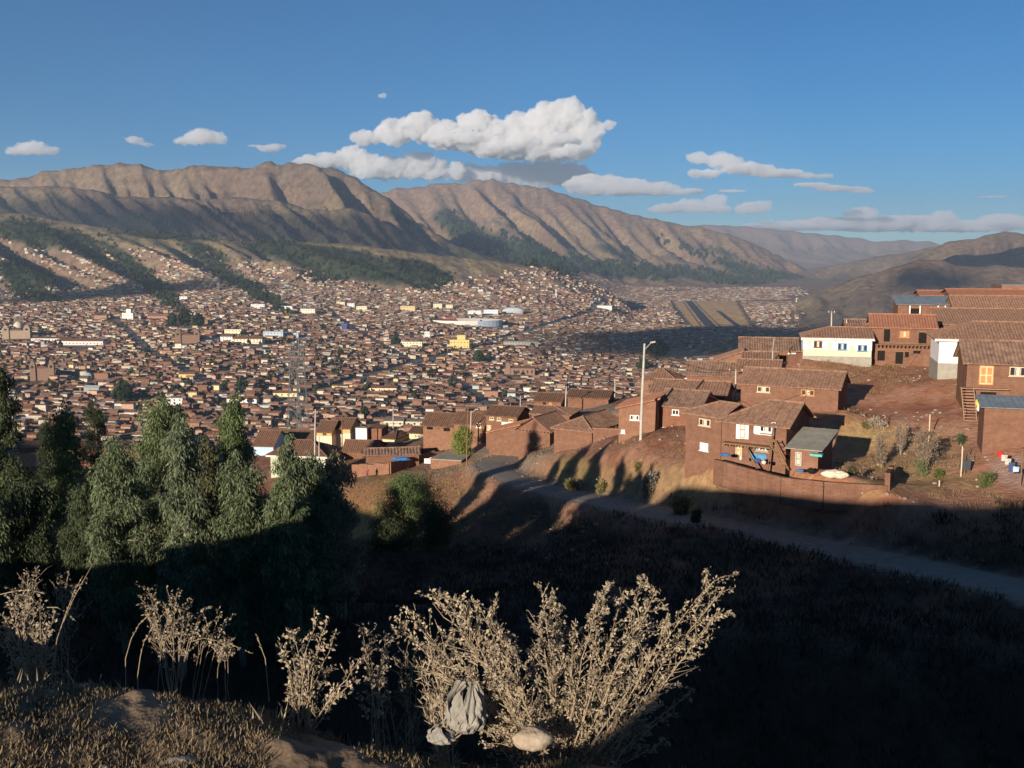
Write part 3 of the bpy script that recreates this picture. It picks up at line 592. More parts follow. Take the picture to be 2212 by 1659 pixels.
for (t0, t1, cc, nm) in ((.62, 1.0, (.45, .08, .07), 'stand'), (1.0, 1.6, (.75, .70, .62), 'stand'), (1.6, 2.1, (.38, .44, .54), 'stand'), (0, .62, (.72, .66, .56), 'stand')):
    q = MB(); N_ = 10
    for k in range(N_):
        a0 = pi * (t0 + (t1 - t0) * k / N_) ; a1_ = pi * (t0 + (t1 - t0) * (k + 1) / N_); 
        pts = []
        for zz in (0, 1):
            for (rr_, aa) in ((.72, a0), (1, a0), (1, a1_), (.72, a1_)): pts.append((cos(aa) * rr_ * Ws / 2, sin(aa) * rr_ * 70, (-6 if zz == 0 else (Ts if rr_ == 1 else Ts * .3))))
        q.hexa(pts)
    q.build(nm, lm_colmat(cc), e)
q = MB(); q.prism([(cos(t) * .7 * Ws / 2, sin(t) * .7 * 70) for t in np.linspace(0, 2 * pi, 32, endpoint=False)], -6, .8); q.build('pitch', lm_colmat((.12, .16, .06)), e)
rem |= (np.abs(H_[0] - p[0]) < Ws / 2 + 5) & (H_[1] > p[1] - 40) & (H_[1] < p[1] + 150)
H_ = [a[~rem] for a in H_]
occ = np.interp(H_[10], [0, 560, 640, 900, 1050, 1300, 1380, 1500], [1000, 985, 930, 925, 885, 880, 800, 720])
vis = (H_[11] < occ) & (H_[10] > -5) & (H_[10] < 2217)
order = np.argsort(np.where(vis, H_[1] - 18 * H_[5] - 10 * H_[3], 1e9))[:300]; ind = np.zeros(len(H_[0]), bool); ind[order] = True
V_, C_a = houses_arrays(*[a[~ind] for a in H_[:10]])
n = len(V_); Fh = (np.arange(n)[:, None, None] * 14 + TRI[None]).reshape(-1, 3)
tag(npmesh('far_houses', V_.reshape(-1, 3), Fh, m_town, col=C_a.reshape(-1, 3)), 'densely packed tiled houses covering the valley floor and lower hillsides', 'houses', kind='stuff')
WN = ['cream', 'white', 'beige', 'ochre yellow', 'brown adobe', 'dark adobe', 'reddish', 'salmon pink', 'pale blue', 'grey', 'dark brown', 'tan']
winm = MB(); winm.box(-.5, .5, -.06, .05, 0, 1.1); winm = winm.mesh('window', m_glass_dark)
CNT = {}; ORD = ['nearest ', 'second nearest ', 'third nearest ', 'fourth nearest ', 'fifth nearest ', 'sixth nearest ', 'seventh nearest ', 'eighth nearest ', 'ninth nearest ', 'tenth nearest ', 'eleventh nearest ', 'twelfth nearest ', 'thirteenth nearest ', 'fourteenth nearest ', 'fifteenth nearest ', 'sixteenth nearest ', 'seventeenth nearest ', 'eighteenth nearest ', 'nineteenth nearest ', 'twentieth nearest ']
ANCH = [(645, 840, 'steel pylons'), (268, 850, 'big round dark tree'), (376, 868, 'white house with dark windows'), (520, 864, 'white row house'), (616, 850, 'pair of yellow gabled fronts'), (788, 893, 'dark tree by the school wings'), (872, 912, 'school wings'), (1061, 852, 'red brick block'), (825, 840, 'long cream house front'), (523, 833, 'dark tree above the white row house'),
        (92, 800, 'twin towered church'), (219, 814, 'square brown brick block'), (403, 811, 'yellow fronted house'), (950, 806, 'very long low tiled roof'), (1122, 800, 'church with arched side'), (1045, 792, 'dark red roofed hall'), (954, 774, 'bright yellow gabled house'), (1124, 863, 'distant small pole'), (1328, 837, 'pale pole by the plain adobe house'), (849, 892, 'distant pale pole'),
        (197, 840, 'grey metal roofed shed'), (716, 930, 'ochre yellow houses'), (895, 857, 'small dark tree'), (1223, 850, 'pole at the plain adobe house'), (352, 870, 'tallest grove tree'), (1390, 790, 'tallest utility pole'), (440, 900, 'slim nodding eucalyptus'), (30, 900, 'left edge eucalyptus'), (960, 870, 'houses with open black windows'), (150, 890, 'olive green eucalyptus')]
for i in sorted(np.nonzero(ind)[0], key=lambda i: H_[1][i]):
    X, Y, z, w_, d_, h, ri, a1, cw, cr, x_, y_, ci = [a[i] for a in H_]
    ang = a1
    e = empty('town_house', (X, Y, z), ang)
    an = min(ANCH, key=lambda q: math.hypot((q[0] - x_) * .7, q[1] - y_)); ddx = x_ - an[0]; ddy = (y_ - an[1]) * 1.5
    rel = ('right of' if ddx > 0 else 'left of') if abs(ddx) > abs(ddy) else ('below' if ddy > 0 else 'above'); kk = (WN[ci], ri > .5, rel, an[2]); CNT[kk] = CNT.get(kk, 0) + 1
    tag(e, '%s%s house with %s roof %s the %s' % (ORD[min(CNT[kk], 20) - 1], WN[ci], 'tiled' if ri > .5 else 'flat', rel, an[2]), 'house', 'small houses of the nearer town')
    o1 = [np.array([v]) for v in (0., 0., 0., w_, d_, h, ri, 0.)]
    Vv, _ = houses_arrays(*o1, cw[None], cr[None], skirt=4.)
    Vv = Vv[0]
    me = npmesh('wall', Vv[:8], TRI[:8], m_town, e, col=np.repeat(cw[None], 8, 0))
    me = npmesh('roof', Vv[8:], TRI[8:] - 8, m_town, e, col=np.repeat(cr[None], 6, 0))
    if Y < 1250:
        nn = max(1, int(w_ / 5))
        for k in range(nn):
            wo = bpy.data.objects.new('window', winm); wo.location = (-w_ / 2 + w_ * (k + .5) / nn, -d_ / 2, h * .45); link(wo, e)
print('houses', len(H_[0]), ind.sum())
# ---- trees of the valley: masses of wood as stuff, the ones that stand out as trees of their own
def blobtree(n=26, seed=1, tall=1.7):
    r_ = np.random.default_rng(seed); vs = []; fs = []
    for i in range(n):
        t = r_.random(); rad = (1 - abs(t - .4) * 1.1) * .75; a = r_.uniform(0, 2 * pi); rr_ = rad * math.sqrt(r_.random())
        c0 = np.array((cos(a) * rr_, sin(a) * rr_, .25 + t * tall)); s = r_.uniform(.22, .42)
        o_ = np.array([(1, 0, 0), (-1, 0, 0), (0, 1, 0), (0, -1, 0), (0, 0, 1.3), (0, 0, -1)]) * s * r_.uniform(.7, 1.3, (6, 1)); b_ = len(vs); vs += list(c0 + o_)
        fs += [(b_ + q[0], b_ + q[1], b_ + q[2]) for q in ((0, 2, 4), (2, 1, 4), (1, 3, 4), (3, 0, 4), (2, 0, 5), (1, 2, 5), (3, 1, 5), (0, 3, 5))]
    return np.array(vs), np.array(fs)
m_wood = mat('dark_tree_foliage', None, attr=True, scale=.4, amount=.4, rough=1, spec=0.02)
prot = [blobtree(11, s) for s in range(5)]
def forest_mesh(name, X, Y, S, lab):
    Vs = []; Fs = []; Cs = []; base = 0; z = far_zi(X, Y)
    for k in range(5):
        m_ = np.arange(len(X)) % 5 == k; v, f = prot[k]; n = m_.sum(); a = rng.uniform(0, 6.28, n)
        vx = v[None, :, 0] * np.cos(a)[:, None] - v[None, :, 1] * np.sin(a)[:, None]; vy = v[None, :, 0] * np.sin(a)[:, None] + v[None, :, 1] * np.cos(a)[:, None]
        s = S[m_][:, None]; W_ = np.stack([X[m_][:, None] + vx * s, Y[m_][:, None] + vy * s, z[m_][:, None] + v[None, :, 2] * s - .3 * s], -1)
        Vs.append(W_.reshape(-1, 3)); Fs.append((np.arange(n)[:, None, None] * len(v) + f[None]).reshape(-1, 3) + base); base += n * len(v)
        c_ = np.array((.026, .040, .018))[None] * rng.uniform(.6, 1.5, (n, 1)) + rng.uniform(0, .012, (n, 1)) * np.array((1, .8, .2)); Cs.append(np.repeat(c_, len(v), 0))
    return tag(npmesh(name, np.concatenate(Vs), np.concatenate(Fs), m_wood, col=np.concatenate(Cs)), lab, 'wood', kind='stuff')
def scatter_blob(specs, n, Ya, Yb, sz):
    X = []; Y = []; S = []
    while len(X) < n:
        Yc = math.exp(rng.uniform(math.log(Ya), math.log(Yb))); u = rng.uniform(-.58, .58); Xc = u * Yc; z = float(far_zi(Xc, Yc)); x, y = proj(Xc, Yc, z)
        for a in specs:
            ca, sa = cos(radians(a[4])), sin(radians(a[4])); dx = x - a[0]; dy = y - a[1]
            if ((dx * ca + dy * sa) / a[2]) ** 2 + ((-dx * sa + dy * ca) / a[3]) ** 2 + 1.6 * (float(fbm(Xc / 160, Yc / 160, 8, 2)) - .5) + 1.2 * (rng.random() - .5) < 1:
                X.append(Xc); Y.append(Yc); S.append(rng.uniform(*sz)); break
    return np.array(X), np.array(Y), np.array(S)
X, Y, S_ = scatter_blob([(90,512,130,26,12),(200,545,60,18,40),(300,590,110,19,42),(50,600,75,40,30),(340,506,110,10,5),(500,598,130,15,33),(620,545,120,18,12),(760,575,190,26,12),(900,590,90,20,10),(700,600,60,10,0),(450,545,60,9,20),(40,570,40,22,50)], 3400, 2300, 5800, (6, 11))  # trees at far left also stand in for the dark shadow there
forest_mesh('hill_woods', X, Y, S_, 'dark eucalyptus woods on the hill behind the town, at far left also painting shadow')
X, Y, S_ = scatter_blob([(1010,500,90,26,28),(1120,545,110,26,22),(1250,572,170,15,9),(1480,592,170,13,6),(1600,578,90,10,14),(980,470,40,10,30),(1500,545,90,10,20)], 1500, 5200, 12500, (16, 30))
forest_mesh('mountain_woods', X, Y, S_, 'dark woods along the foot of the far mountains')
X, Y, S_ = scatter_blob([(700,700,700,60,2),(1100,640,350,50,4),(300,800,350,80,0),(900,820,350,60,5),(1750,650,200,22,8),(1650,670,90,10,20)], 420, 950, 7500, (4, 8))
forest_mesh('town_trees', X, Y, S_, 'scattered dark trees between the houses of the town')
m_trunk = mat('bark', (.12, .09, .065), (.20, .16, .12), scale=6, rough=.95)
TT = [(268,871,40,45,'big round dark tree at the near edge of the town'),(523,846,28,26,'dark tree above the white row house'),(788,906,22,26,'dark tree left of the near school wings'),(895,865,14,18,'small dark tree left of the red brick block, above the school wings'),
      (372,704,22,26,'dark park tree left of the three park trees'),(398,702,26,30,'tallest middle one of the three dark park trees'),(430,704,30,24,'widest of the three dark park trees, at their right end'),(855,748,20,20,'round dark tree touching the long pale yellow block'),(1035,784,28,26,'dark tree above the long dark red roofed hall'),
      (1056,778,14,16,'small dark tree right beside the tree above the dark red hall'),(735,770,16,15,'small dark tree right of the deep blue block'),(1175,772,10,16,'thin dark tree in front of the long pale green hall'),(1420,770,46,34,'wide dark tree clump in cloud shade behind the tall utility pole'),(1390,800,30,24,'lower dark tree in cloud shade left of the tiled roofs'),
      (1000,975,0,0,'')]
for x, y, wp, hp, lab in TT:
    if not wp: continue
    p = hit(x, y); W = (P(x + wp / 2, y, p[1])[0] - P(x - wp / 2, y, p[1])[0]); Hh_ = P(x, y - hp, p[1])[2] - p[2]
    e = tag(empty('town_tree', p), lab, 'tree'); v, f = blobtree(90, x, 1.7)
    v = v * np.array((W / 1.6, W / 1.6, Hh_ / 2.1)); f_o = npmesh('crown', v, f, m_wood, e, col=np.repeat(np.array([(.024, .036, .016)]) * rng.uniform(.6, 1.5, (90, 1)), 6, 0))
    q = MB(); q.tube([(0, 0, -2), (0, 0, Hh_ * .6)], [W * .05, W * .02], 6); q.build('trunk', m_trunk, e)
# ---------------- clouds: real closed bodies far beyond the mountains ----------------
def volmat(name, dens, col, aniso, emis=0):
    m = bpy.data.materials.new(name); m.use_nodes = True; n = m.node_tree; n.nodes.remove(n.nodes['Principled BSDF'])
    v = n.nodes.new('ShaderNodeVolumePrincipled'); v.inputs['Density'].default_value = dens; v.inputs['Color'].default_value = (*col, 1); v.inputs['Anisotropy'].default_value = aniso
    n.links.new(v.outputs[0], n.nodes['Material Output'].inputs['Volume']); return m
CLOUDMODE = 'vol'
m_cv = volmat('cloud_vapour', .0048, (.999, .999, 1), 0)
m_wisp = volmat('wispy_vapour', .0034, (.999, .999, 1), 0)
tx1 = bpy.data.textures.new('billow', 'CLOUDS'); tx1.noise_scale = 520; tx1.noise_depth = 3
tx2 = bpy.data.textures.new('curl', 'CLOUDS'); tx2.noise_scale = 210; tx2.noise_depth = 6
def ico():
    t = (1 + 5 ** .5) / 2; v = np.array([(-1,t,0),(1,t,0),(-1,-t,0),(1,-t,0),(0,-1,t),(0,1,t),(0,-1,-t),(0,1,-t),(t,0,-1),(t,0,1),(-t,0,-1),(-t,0,1)]); v /= np.linalg.norm(v[0])
    f = [(0,11,5),(0,5,1),(0,1,7),(0,7,10),(0,10,11),(1,5,9),(5,11,4),(11,10,2),(10,7,6),(7,1,8),(3,9,4),(3,4,2),(3,2,6),(3,6,8),(3,8,9),(4,9,5),(2,4,11),(6,2,10),(8,6,7),(9,8,1)]
    for _ in range(2):
        nf = []; v = list(v); d = {}
        def mid(a, b):
            k = (min(a, b), max(a, b))
            if k not in d: q = (np.array(v[a]) + v[b]) / 2; v.append(q / np.linalg.norm(q)); d[k] = len(v) - 1
            return d[k]
        for a, b, c_ in f: ab, bc, ca = mid(a, b), mid(b, c_), mid(c_, a); nf += [(a, ab, ca), (b, bc, ab), (c_, ca, bc), (ab, bc, ca)]
        f = nf
    return np.array(v), np.array(f)
ICV, ICF = ico()
def cloud(lobes, Y, lab, thick=1.0, vox=52, k1=420, k2=300, flat=None, sub_=4, m=None):
    r_ = np.random.default_rng(int(lobes[0][0]) + 5); vs = []; fs = []; b = 0; kx = S22 / F * Y
    ym = max(l[1] + l[3] * .55 for l in lobes)
    for (x, y, rx, ry) in lobes:
        L = [(x, y, rx, ry, 0)]
        for _ in range(sub_ * 3):
            a = r_.uniform(0, 2 * pi); L.append((x + cos(a) * rx * .7, y - abs(sin(a)) * ry * .75, rx * r_.uniform(.25, .5), ry * r_.uniform(.3, .55), r_.uniform(-1, 1) * rx * .5))
        for (x1, y1, rx1, ry1, dy) in L:
            p = P(x1, y1, Y) + np.array((0, dy * kx, 0)); R_ = np.array((rx1, max(rx1, ry1) * .8 * thick, ry1)) * kx
            v = ICV * R_ + p; zb = P(x1, ym, Y)[2]; v[:, 2] = np.maximum(v[:, 2], zb + (v[:, 2] - zb) * .15); vs.append(v); fs.append(ICF + b); b += len(v)
    V = np.concatenate(vs); c0 = V.mean(0)
    o = npmesh('cloud', V - c0, np.concatenate(fs), m or m_cv, smooth=True); o.location = c0
    m = o.modifiers.new('union', 'REMESH'); m.mode = 'VOXEL'; m.voxel_size = vox; m.use_smooth_shade = True
    for t, k in ((tx1, k1), (tx2, k2)):
        d = o.modifiers.new('billow', 'DISPLACE'); d.texture = t; d.strength = k; d.mid_level = .5; d.texture_coords = 'GLOBAL'
    return tag(o, lab, 'cloud')
cloud([(790,300,35,14),(850,288,40,26),(905,275,45,28),(960,292,50,24),(1030,268,42,28),(1085,288,42,28),(1120,275,33,27),(1180,272,50,42),(1225,252,46,33),(1262,285,38,40),(1150,310,80,30),(1000,305,80,18),(1250,320,45,26),(1100,322,90,20),(1200,335,80,16),(1310,272,16,8)], 40000, 'largest cloud, a tall white heap with a grey flat base over the far mountain')
cloud([(680,350,40,12),(720,348,45,14),(762,346,40,22),(805,364,50,28),(850,366,45,22),(902,362,38,30),(945,372,30,22),(985,374,22,20)], 42000, 'white cloud bank showing above the right shoulder of the left mountain')
cloud([(1005,374,30,20),(1060,380,50,16),(1115,376,40,22),(1175,378,50,26),(1235,380,42,26),(1262,392,35,18)], 43000, 'white cloud bank directly behind the rocky mountain top')
cloud([(1280,402,60,22),(1340,408,60,22),(1410,410,55,14),(1470,415,50,6)], 41000, 'grey long cloud trailing right from the rocky mountain top', k1=200, k2=230, m=m_wisp)
cloud([(1510,342,26,13),(1560,348,40,14),(1520,376,36,9),(1610,365,55,12),(1680,376,55,8),(1750,381,50,3)], 39000, 'long flat cloud, the higher of the two in the right half of the sky', k1=200, k2=230, m=m_wisp)
cloud([(1750,400,35,5),(1800,408,38,6),(1860,412,30,7)], 39000, 'narrow flat cloud just below the long flat one', k1=120, k2=190, vox=45, m=m_wisp)
cloud([(1440,452,40,10),(1490,448,38,15),(1545,437,26,15),(1540,452,38,10)], 39000, 'puffy cloud low above the far ridge, left of a smaller puff', k1=180, k2=230, vox=45, m=m_wisp)
cloud([(1620,453,34,14),(1650,446,20,12)], 39000, 'small puff low in the sky right of the puffy cloud', k1=160, k2=190, vox=45, m=m_wisp)
cloud([(1700,489,80,9),(1800,484,80,13),(1860,463,36,13),(1890,486,90,16),(2000,486,80,17),(2038,472,26,16),(2100,492,70,13),(2165,482,50,18),(2240,486,50,15)], 44000, 'long low cloud bank along the right horizon', k1=220, k2=260, m=m_wisp)
cloud([(75,322,36,15),(45,329,30,8),(107,328,22,9)], 39000, 'leftmost small white cloud over the left mountain', k1=150, k2=230, vox=45, m=m_wisp)
cloud([(290,302,20,8),(315,312,16,4)], 39000, 'small round cloud second from the left', k1=120, k2=190, vox=50, m=m_wisp)
cloud([(437,297,34,16),(405,306,30,9),(475,301,20,11)], 39000, 'middle sized white cloud above the left mountain crest', k1=160, k2=230, vox=45, m=m_wisp)
cloud([(580,322,25,7),(555,316,20,3),(602,317,18,5)], 39000, 'thin cloud just above the pointed summit', k1=120, k2=190, vox=50, m=m_wisp)
cloud([(825,208,10,6)], 39000, 'tiny lone cloud highest in the sky', k1=90, k2=120, vox=45, m=m_wisp)
cloud([(2145,425,36,2)], 39000, 'faint thin streak of cloud at far right', k1=60, k2=120, vox=45, m=m_wisp)
cloud([(1580,413,30,2)], 39000, 'short thin streak of cloud right of the grey trailing cloud', k1=60, k2=120, vox=45, m=m_wisp)
# unseen clouds behind the viewer, placed to cast shade on the valley and far hills
LD = np.array((sin(SUN_HEAD) * cos(SUN_EL), cos(SUN_HEAD) * cos(SUN_EL), -sin(SUN_EL)))
def overhead(x, y, Y, up, w_, t_, lab, m=None, ang=0.):
    q = P(x, y, Y); c0 = q - LD * (up / sin(SUN_EL)); vs = []; fs = []; b = 0; r_ = np.random.default_rng(int(x)); ax = np.array((AX[0], AX[1], 0)) 
    for k in range(7):
        f = r_.uniform(-.6, .6); v = ICV * np.array((w_ * .3, w_ * .3, t_ * r_.uniform(.35, .5))); v = v + ax * f * w_ / 2 + np.array((0, 0, r_.uniform(-.12, .12) * t_ + f * ang * t_)); vs.append(v); fs.append(ICF + b); b += len(v)
    o = npmesh('cloud', np.concatenate(vs), np.concatenate(fs), m or m_cv, smooth=True); o.location = c0
    md = o.modifiers.new('union', 'REMESH'); md.mode = 'VOXEL'; md.voxel_size = max(30, t_ / 10); md.use_smooth_shade = True
    d = o.modifiers.new('billow', 'DISPLACE'); d.texture = tx2; d.strength = t_ * .35; d.texture_coords = 'GLOBAL'
    return tag(o, lab, 'cloud')
m_thick = volmat('thick_cloud_vapour', .012, (.999, .999, 1), 0)
m_thin = volmat('thin_cloud_vapour', .0016, (.999, .999, 1), 0)
overhead(1560, 735, 3250, 2400, 760, 330, 'unseen cloud high behind the viewer that shades the town below the airfield', m_thick)
overhead(45, 590, 3300, 2400, 520, 260, 'unseen cloud added behind the viewer to shade the wooded slope at far left', m_thick)  # cloud added to darken the far left slope
overhead(2010, 588, 4700, 2450, 420, 190, 'small unseen cloud high behind the viewer that shades the round brown hill', m_thick)
overhead(2140, 551, 6500, 2300, 1000, 300, 'long unseen cloud behind the viewer that shades the dark ridges at far right', m_thick)
overhead(120, 455, 6600, 2100, 1900, 420, 'thick unseen cloud added behind the viewer to shade the left mountain foot', m_thin)  # cloud added to darken the mountain face
overhead(620, 500, 6500, 2100, 2600, 330, 'thin unseen cloud veil added behind the viewer to dim the gullied mountain foot', m_thin)  # veil added for partial shade on the gullied face
# ---------------- haze ----------------
hz = MB(); hz.box(-30000, 30000, -1700, 33300, -1200, 1750)
ho = hz.build('haze', volmat('valley_haze', 3.8e-5, (.66, .82, 1.0), .1)); tag(ho, kind='stuff')
# ---------------- adobe houses of the hillside ----------------
def wallmat(name, c1, c2, sc=1.2, bump=.6):
    m = mat(name, c1, c2, scale=sc, rough=.95, spec=.04, detail=8); n = m.node_tree; N = n.nodes; L = n.links; b = N['Principled BSDF']
    tc = N.new('ShaderNodeTexCoord'); br = N.new('ShaderNodeTexBrick'); mp = N.new('ShaderNodeMapping'); mp.inputs['Rotation'].default_value = (pi / 2, 0, 0)
    br.inputs['Scale'].default_value = 1.0; br.inputs['Brick Width'].default_value = .42; br.inputs['Row Height'].default_value = .17; br.inputs['Mortar Size'].default_value = .018
    br.inputs['Color1'].default_value = (1, 1, 1, 1); br.inputs['Color2'].default_value = (.80, .80, .80, 1); br.inputs['Mortar'].default_value = (.62, .62, .62, 1)
    sx_ = N.new('ShaderNodeSeparateXYZ'); cx_ = N.new('ShaderNodeCombineXYZ'); ad = N.new('ShaderNodeMath'); L.new(tc.outputs['Object'], sx_.inputs[0]); L.new(sx_.outputs[0], ad.inputs[0]); L.new(sx_.outputs[1], ad.inputs[1])
    L.new(ad.outputs[0], cx_.inputs[0]); L.new(sx_.outputs[2], cx_.inputs[1]); L.new(cx_.outputs[0], br.inputs['Vector'])
    mx = N.new('ShaderNodeMix'); mx.data_type = 'RGBA'; mx.blend_type = 'MULTIPLY'; mx.inputs[0].default_value = .75
    src = b.inputs['Base Color'].links[0].from_socket; L.new(src, mx.inputs[6]); L.new(br.outputs[0], mx.inputs[7]); L.new(mx.outputs[2], b.inputs['Base Color'])
    n2 = N.new('ShaderNodeTexNoise'); n2.inputs['Scale'].default_value = 4; n2.inputs['Detail'].default_value = 8; L.new(tc.outputs['Object'], n2.inputs['Vector'])
    bp = N.new('ShaderNodeBump'); bp.inputs['Strength'].default_value = bump; bp.inputs['Distance'].default_value = .12; L.new(n2.outputs[0], bp.inputs['Height']); L.new(bp.outputs[0], b.inputs['Normal'])
    return m
m_adobe = wallmat('adobe_brick', (.20, .100, .064), (.255, .138, .092)); m_adobe2 = wallmat('adobe_brick_pale', (.25, .125, .08), (.31, .17, .11))
m_adobe3 = wallmat('adobe_brick_red', (.22, .095, .055), (.28, .14, .09), .7); m_tile_b = mat('clay_tiles_brown', (.16, .095, .066), (.32, .20, .14), scale=1.3, rough=.92, bump=.3, bscale=14, detail=9)
m_white = mat('whitewash', (.70, .66, .60), (.80, .77, .72), scale=1.5, bump=.2, bscale=6); m_cream = mat('cream_plaster', (.68, .52, .30), (.76, .62, .38), scale=1.2)
m_pink = mat('pink_cream_plaster', (.66, .50, .36), (.74, .58, .42), scale=1.0); m_cement = mat('cement_plinth', (.27, .25, .20), (.35, .32, .26), scale=1.5, bump=.4, bscale=8)
m_yel = mat('yellow_plaster', (.55, .33, .12), (.63, .40, .17), scale=1.0); m_grn = mat('pale_green_plaster', (.42, .46, .30), (.55, .57, .42), scale=.9); m_blu = mat('pale_blue_plaster', (.38, .52, .62), (.48, .60, .68), scale=.9)
m_tile = mat('clay_tiles', (.20, .11, .07), (.34, .20, .135), scale=2.6, rough=.9, bump=.3, bscale=14, detail=9)
m_tile_r = mat('clay_tiles_red', (.29, .125, .075), (.40, .19, .115), scale=2.4, rough=.9, bump=.3, bscale=14)
m_tile_d = mat('weathered_tiles', (.15, .082, .052), (.21, .12, .078), scale=2.0, rough=.95, bump=.3, bscale=12)
m_metal = mat('zinc_sheet', (.17, .20, .215), (.24, .27, .28), scale=1.1, rough=.55, spec=.4); m_slab = mat('grey_sheet', (.27, .25, .19), (.36, .34, .27), scale=1.0)
m_wood = m_wood; m_plank = mat('old_wood', (.16, .09, .05), (.28, .17, .095), scale=5, rough=.85, stretch=(1, 1, 6)); m_door = mat('varnished_wood', (.42, .19, .06), (.56, .28, .10), scale=4, rough=.5)
m_frame = mat('pale_wood_frame', (.55, .42, .26), (.66, .54, .36), scale=4); m_bluep = mat('blue_paint', (.06, .20, .36), (.10, .28, .45), scale=3, rough=.5); m_pole = mat('concrete_pole', (.40, .36, .31), (.52, .48, .42), scale=3)
m_step = mat('sunbleached_planks', (.34, .20, .12), (.44, .28, .17), scale=5); m_dark = mat('dark_void', (.012, .01, .009), (.02, .016, .013), scale=2); m_wire = mat('wire', (.05, .045, .04), (.06, .055, .05))
m_curt = mat('curtain', (.45, .42, .36), (.62, .58, .50), scale=9); m_sheet = mat('plastic_sheet_white', (.62, .58, .52), (.78, .74, .66), scale=3)
def slope(mb, e0, e1, r1, r0, per=.36, amp=.085, drop=.07, hl=None, hr=None):
    """tiled slope from eave e0-e1 up to ridge r0-r1 (trapezoid or triangle), barrel tiles as real waves"""
    e0, e1, r1, r0 = [np.array(q, float) for q in (e0, e1, r1, r0)]; ex = e1 - e0; L = np.linalg.norm(ex); ex = ex / L
    up0 = (r0 - e0) - ex * ((r0 - e0) @ ex); Hs_ = np.linalg.norm(up0); up = up0 / Hs_; nrm = np.cross(ex, up); nrm = nrm if nrm[2] > 0 else -nrm
    xl = (r0 - e0) @ ex; xr = (r1 - e0) @ ex; nx = max(2, int(L / per)) * 5; nv = max(2, int(Hs_ / .8)) ; rr = np.random.default_rng(int(L * 97))
    sag = rr.uniform(-.03, .03, 6); base = len(mb.v)
    for i in range(nx + 1):
        x = L * i / nx; top = 1.0
        if x < xl: top = x / max(xl, 1e-6)
        if x > xr: top = min(top, (L - x) / max(L - xr, 1e-6))
        jit = .035 * (vnoise(i // 5 * 1.7, L) - .5)
        for k in range(nv + 1):
            v = Hs_ * top * k / nv; a = amp * abs(sin(pi * x * (nx / 5) / L)) + jit + .07 * (float(vnoise(x * .5, v * .5, 7)) - .5)
            p = e0 + ex * x + up * (v - (0.05 if k == 0 else 0)) + nrm * a; mb.v.append(tuple(p))
        p = e0 + ex * x - up * .05 - np.array((0, 0, drop)); mb.v.append(tuple(p))
    st = nv + 2
    for i in range(nx):
        for k in range(nv): a = base + i * st + k; mb.f.append((a, a + st, a + st + 1, a + 1))
        a = base + i * st; mb.f.append((a + nv + 1, a + st + nv + 1, a + st, a))
def rcap(mb, a, b, r=.13): mb.tube([a, (np.array(a) + b) / 2, b], r, 6)
def front_frame(A, phi):
    d = np.array((cos(phi), -sin(phi), 0)); n = np.array((sin(phi), cos(phi), 0)); return d, n
def on_wall(A, phi, x, y, off=0.0):
    d, n = front_frame(A, phi); r = P(x, y, 1.0); t = ((A - n * off) @ n) / (r @ n); q = r * t; return (q - A) @ d, q[2]
def hash_(k): return sum(ord(q) * (7 + 5 * i) for i, q in enumerate(k))
HOUSES = {}; YR = {'H1L': 864, 'Q1': 629, 'Q2': 626, 'Y': 639, 'Z2': 667, 'Z1': 640, 'O2': 691, 'X': 680, 'W': 707, 'V': 695, 'U': 737, 'O': 730, 'N': 761, 'M': 777, 'L': 781, 'J': 796, 'K': 820, 'H2': 795, 'C': 842, 'HH': 897, 'H1': 861, 'I': 842, 'G': 849, 'Hm': 877, 'E': 877, 'F': 892, 'F2': 890, 'YW': 909, 'YW2': 903, 'BL': 950, 'BB': 930, 'BB2': 929, 'DR': 951, 'CR': 933, 'FC': 922, 'LR': 970, 'D': 903, 'S': 926, 'T': 855, 'LL1': 982, 'LL2': 985}
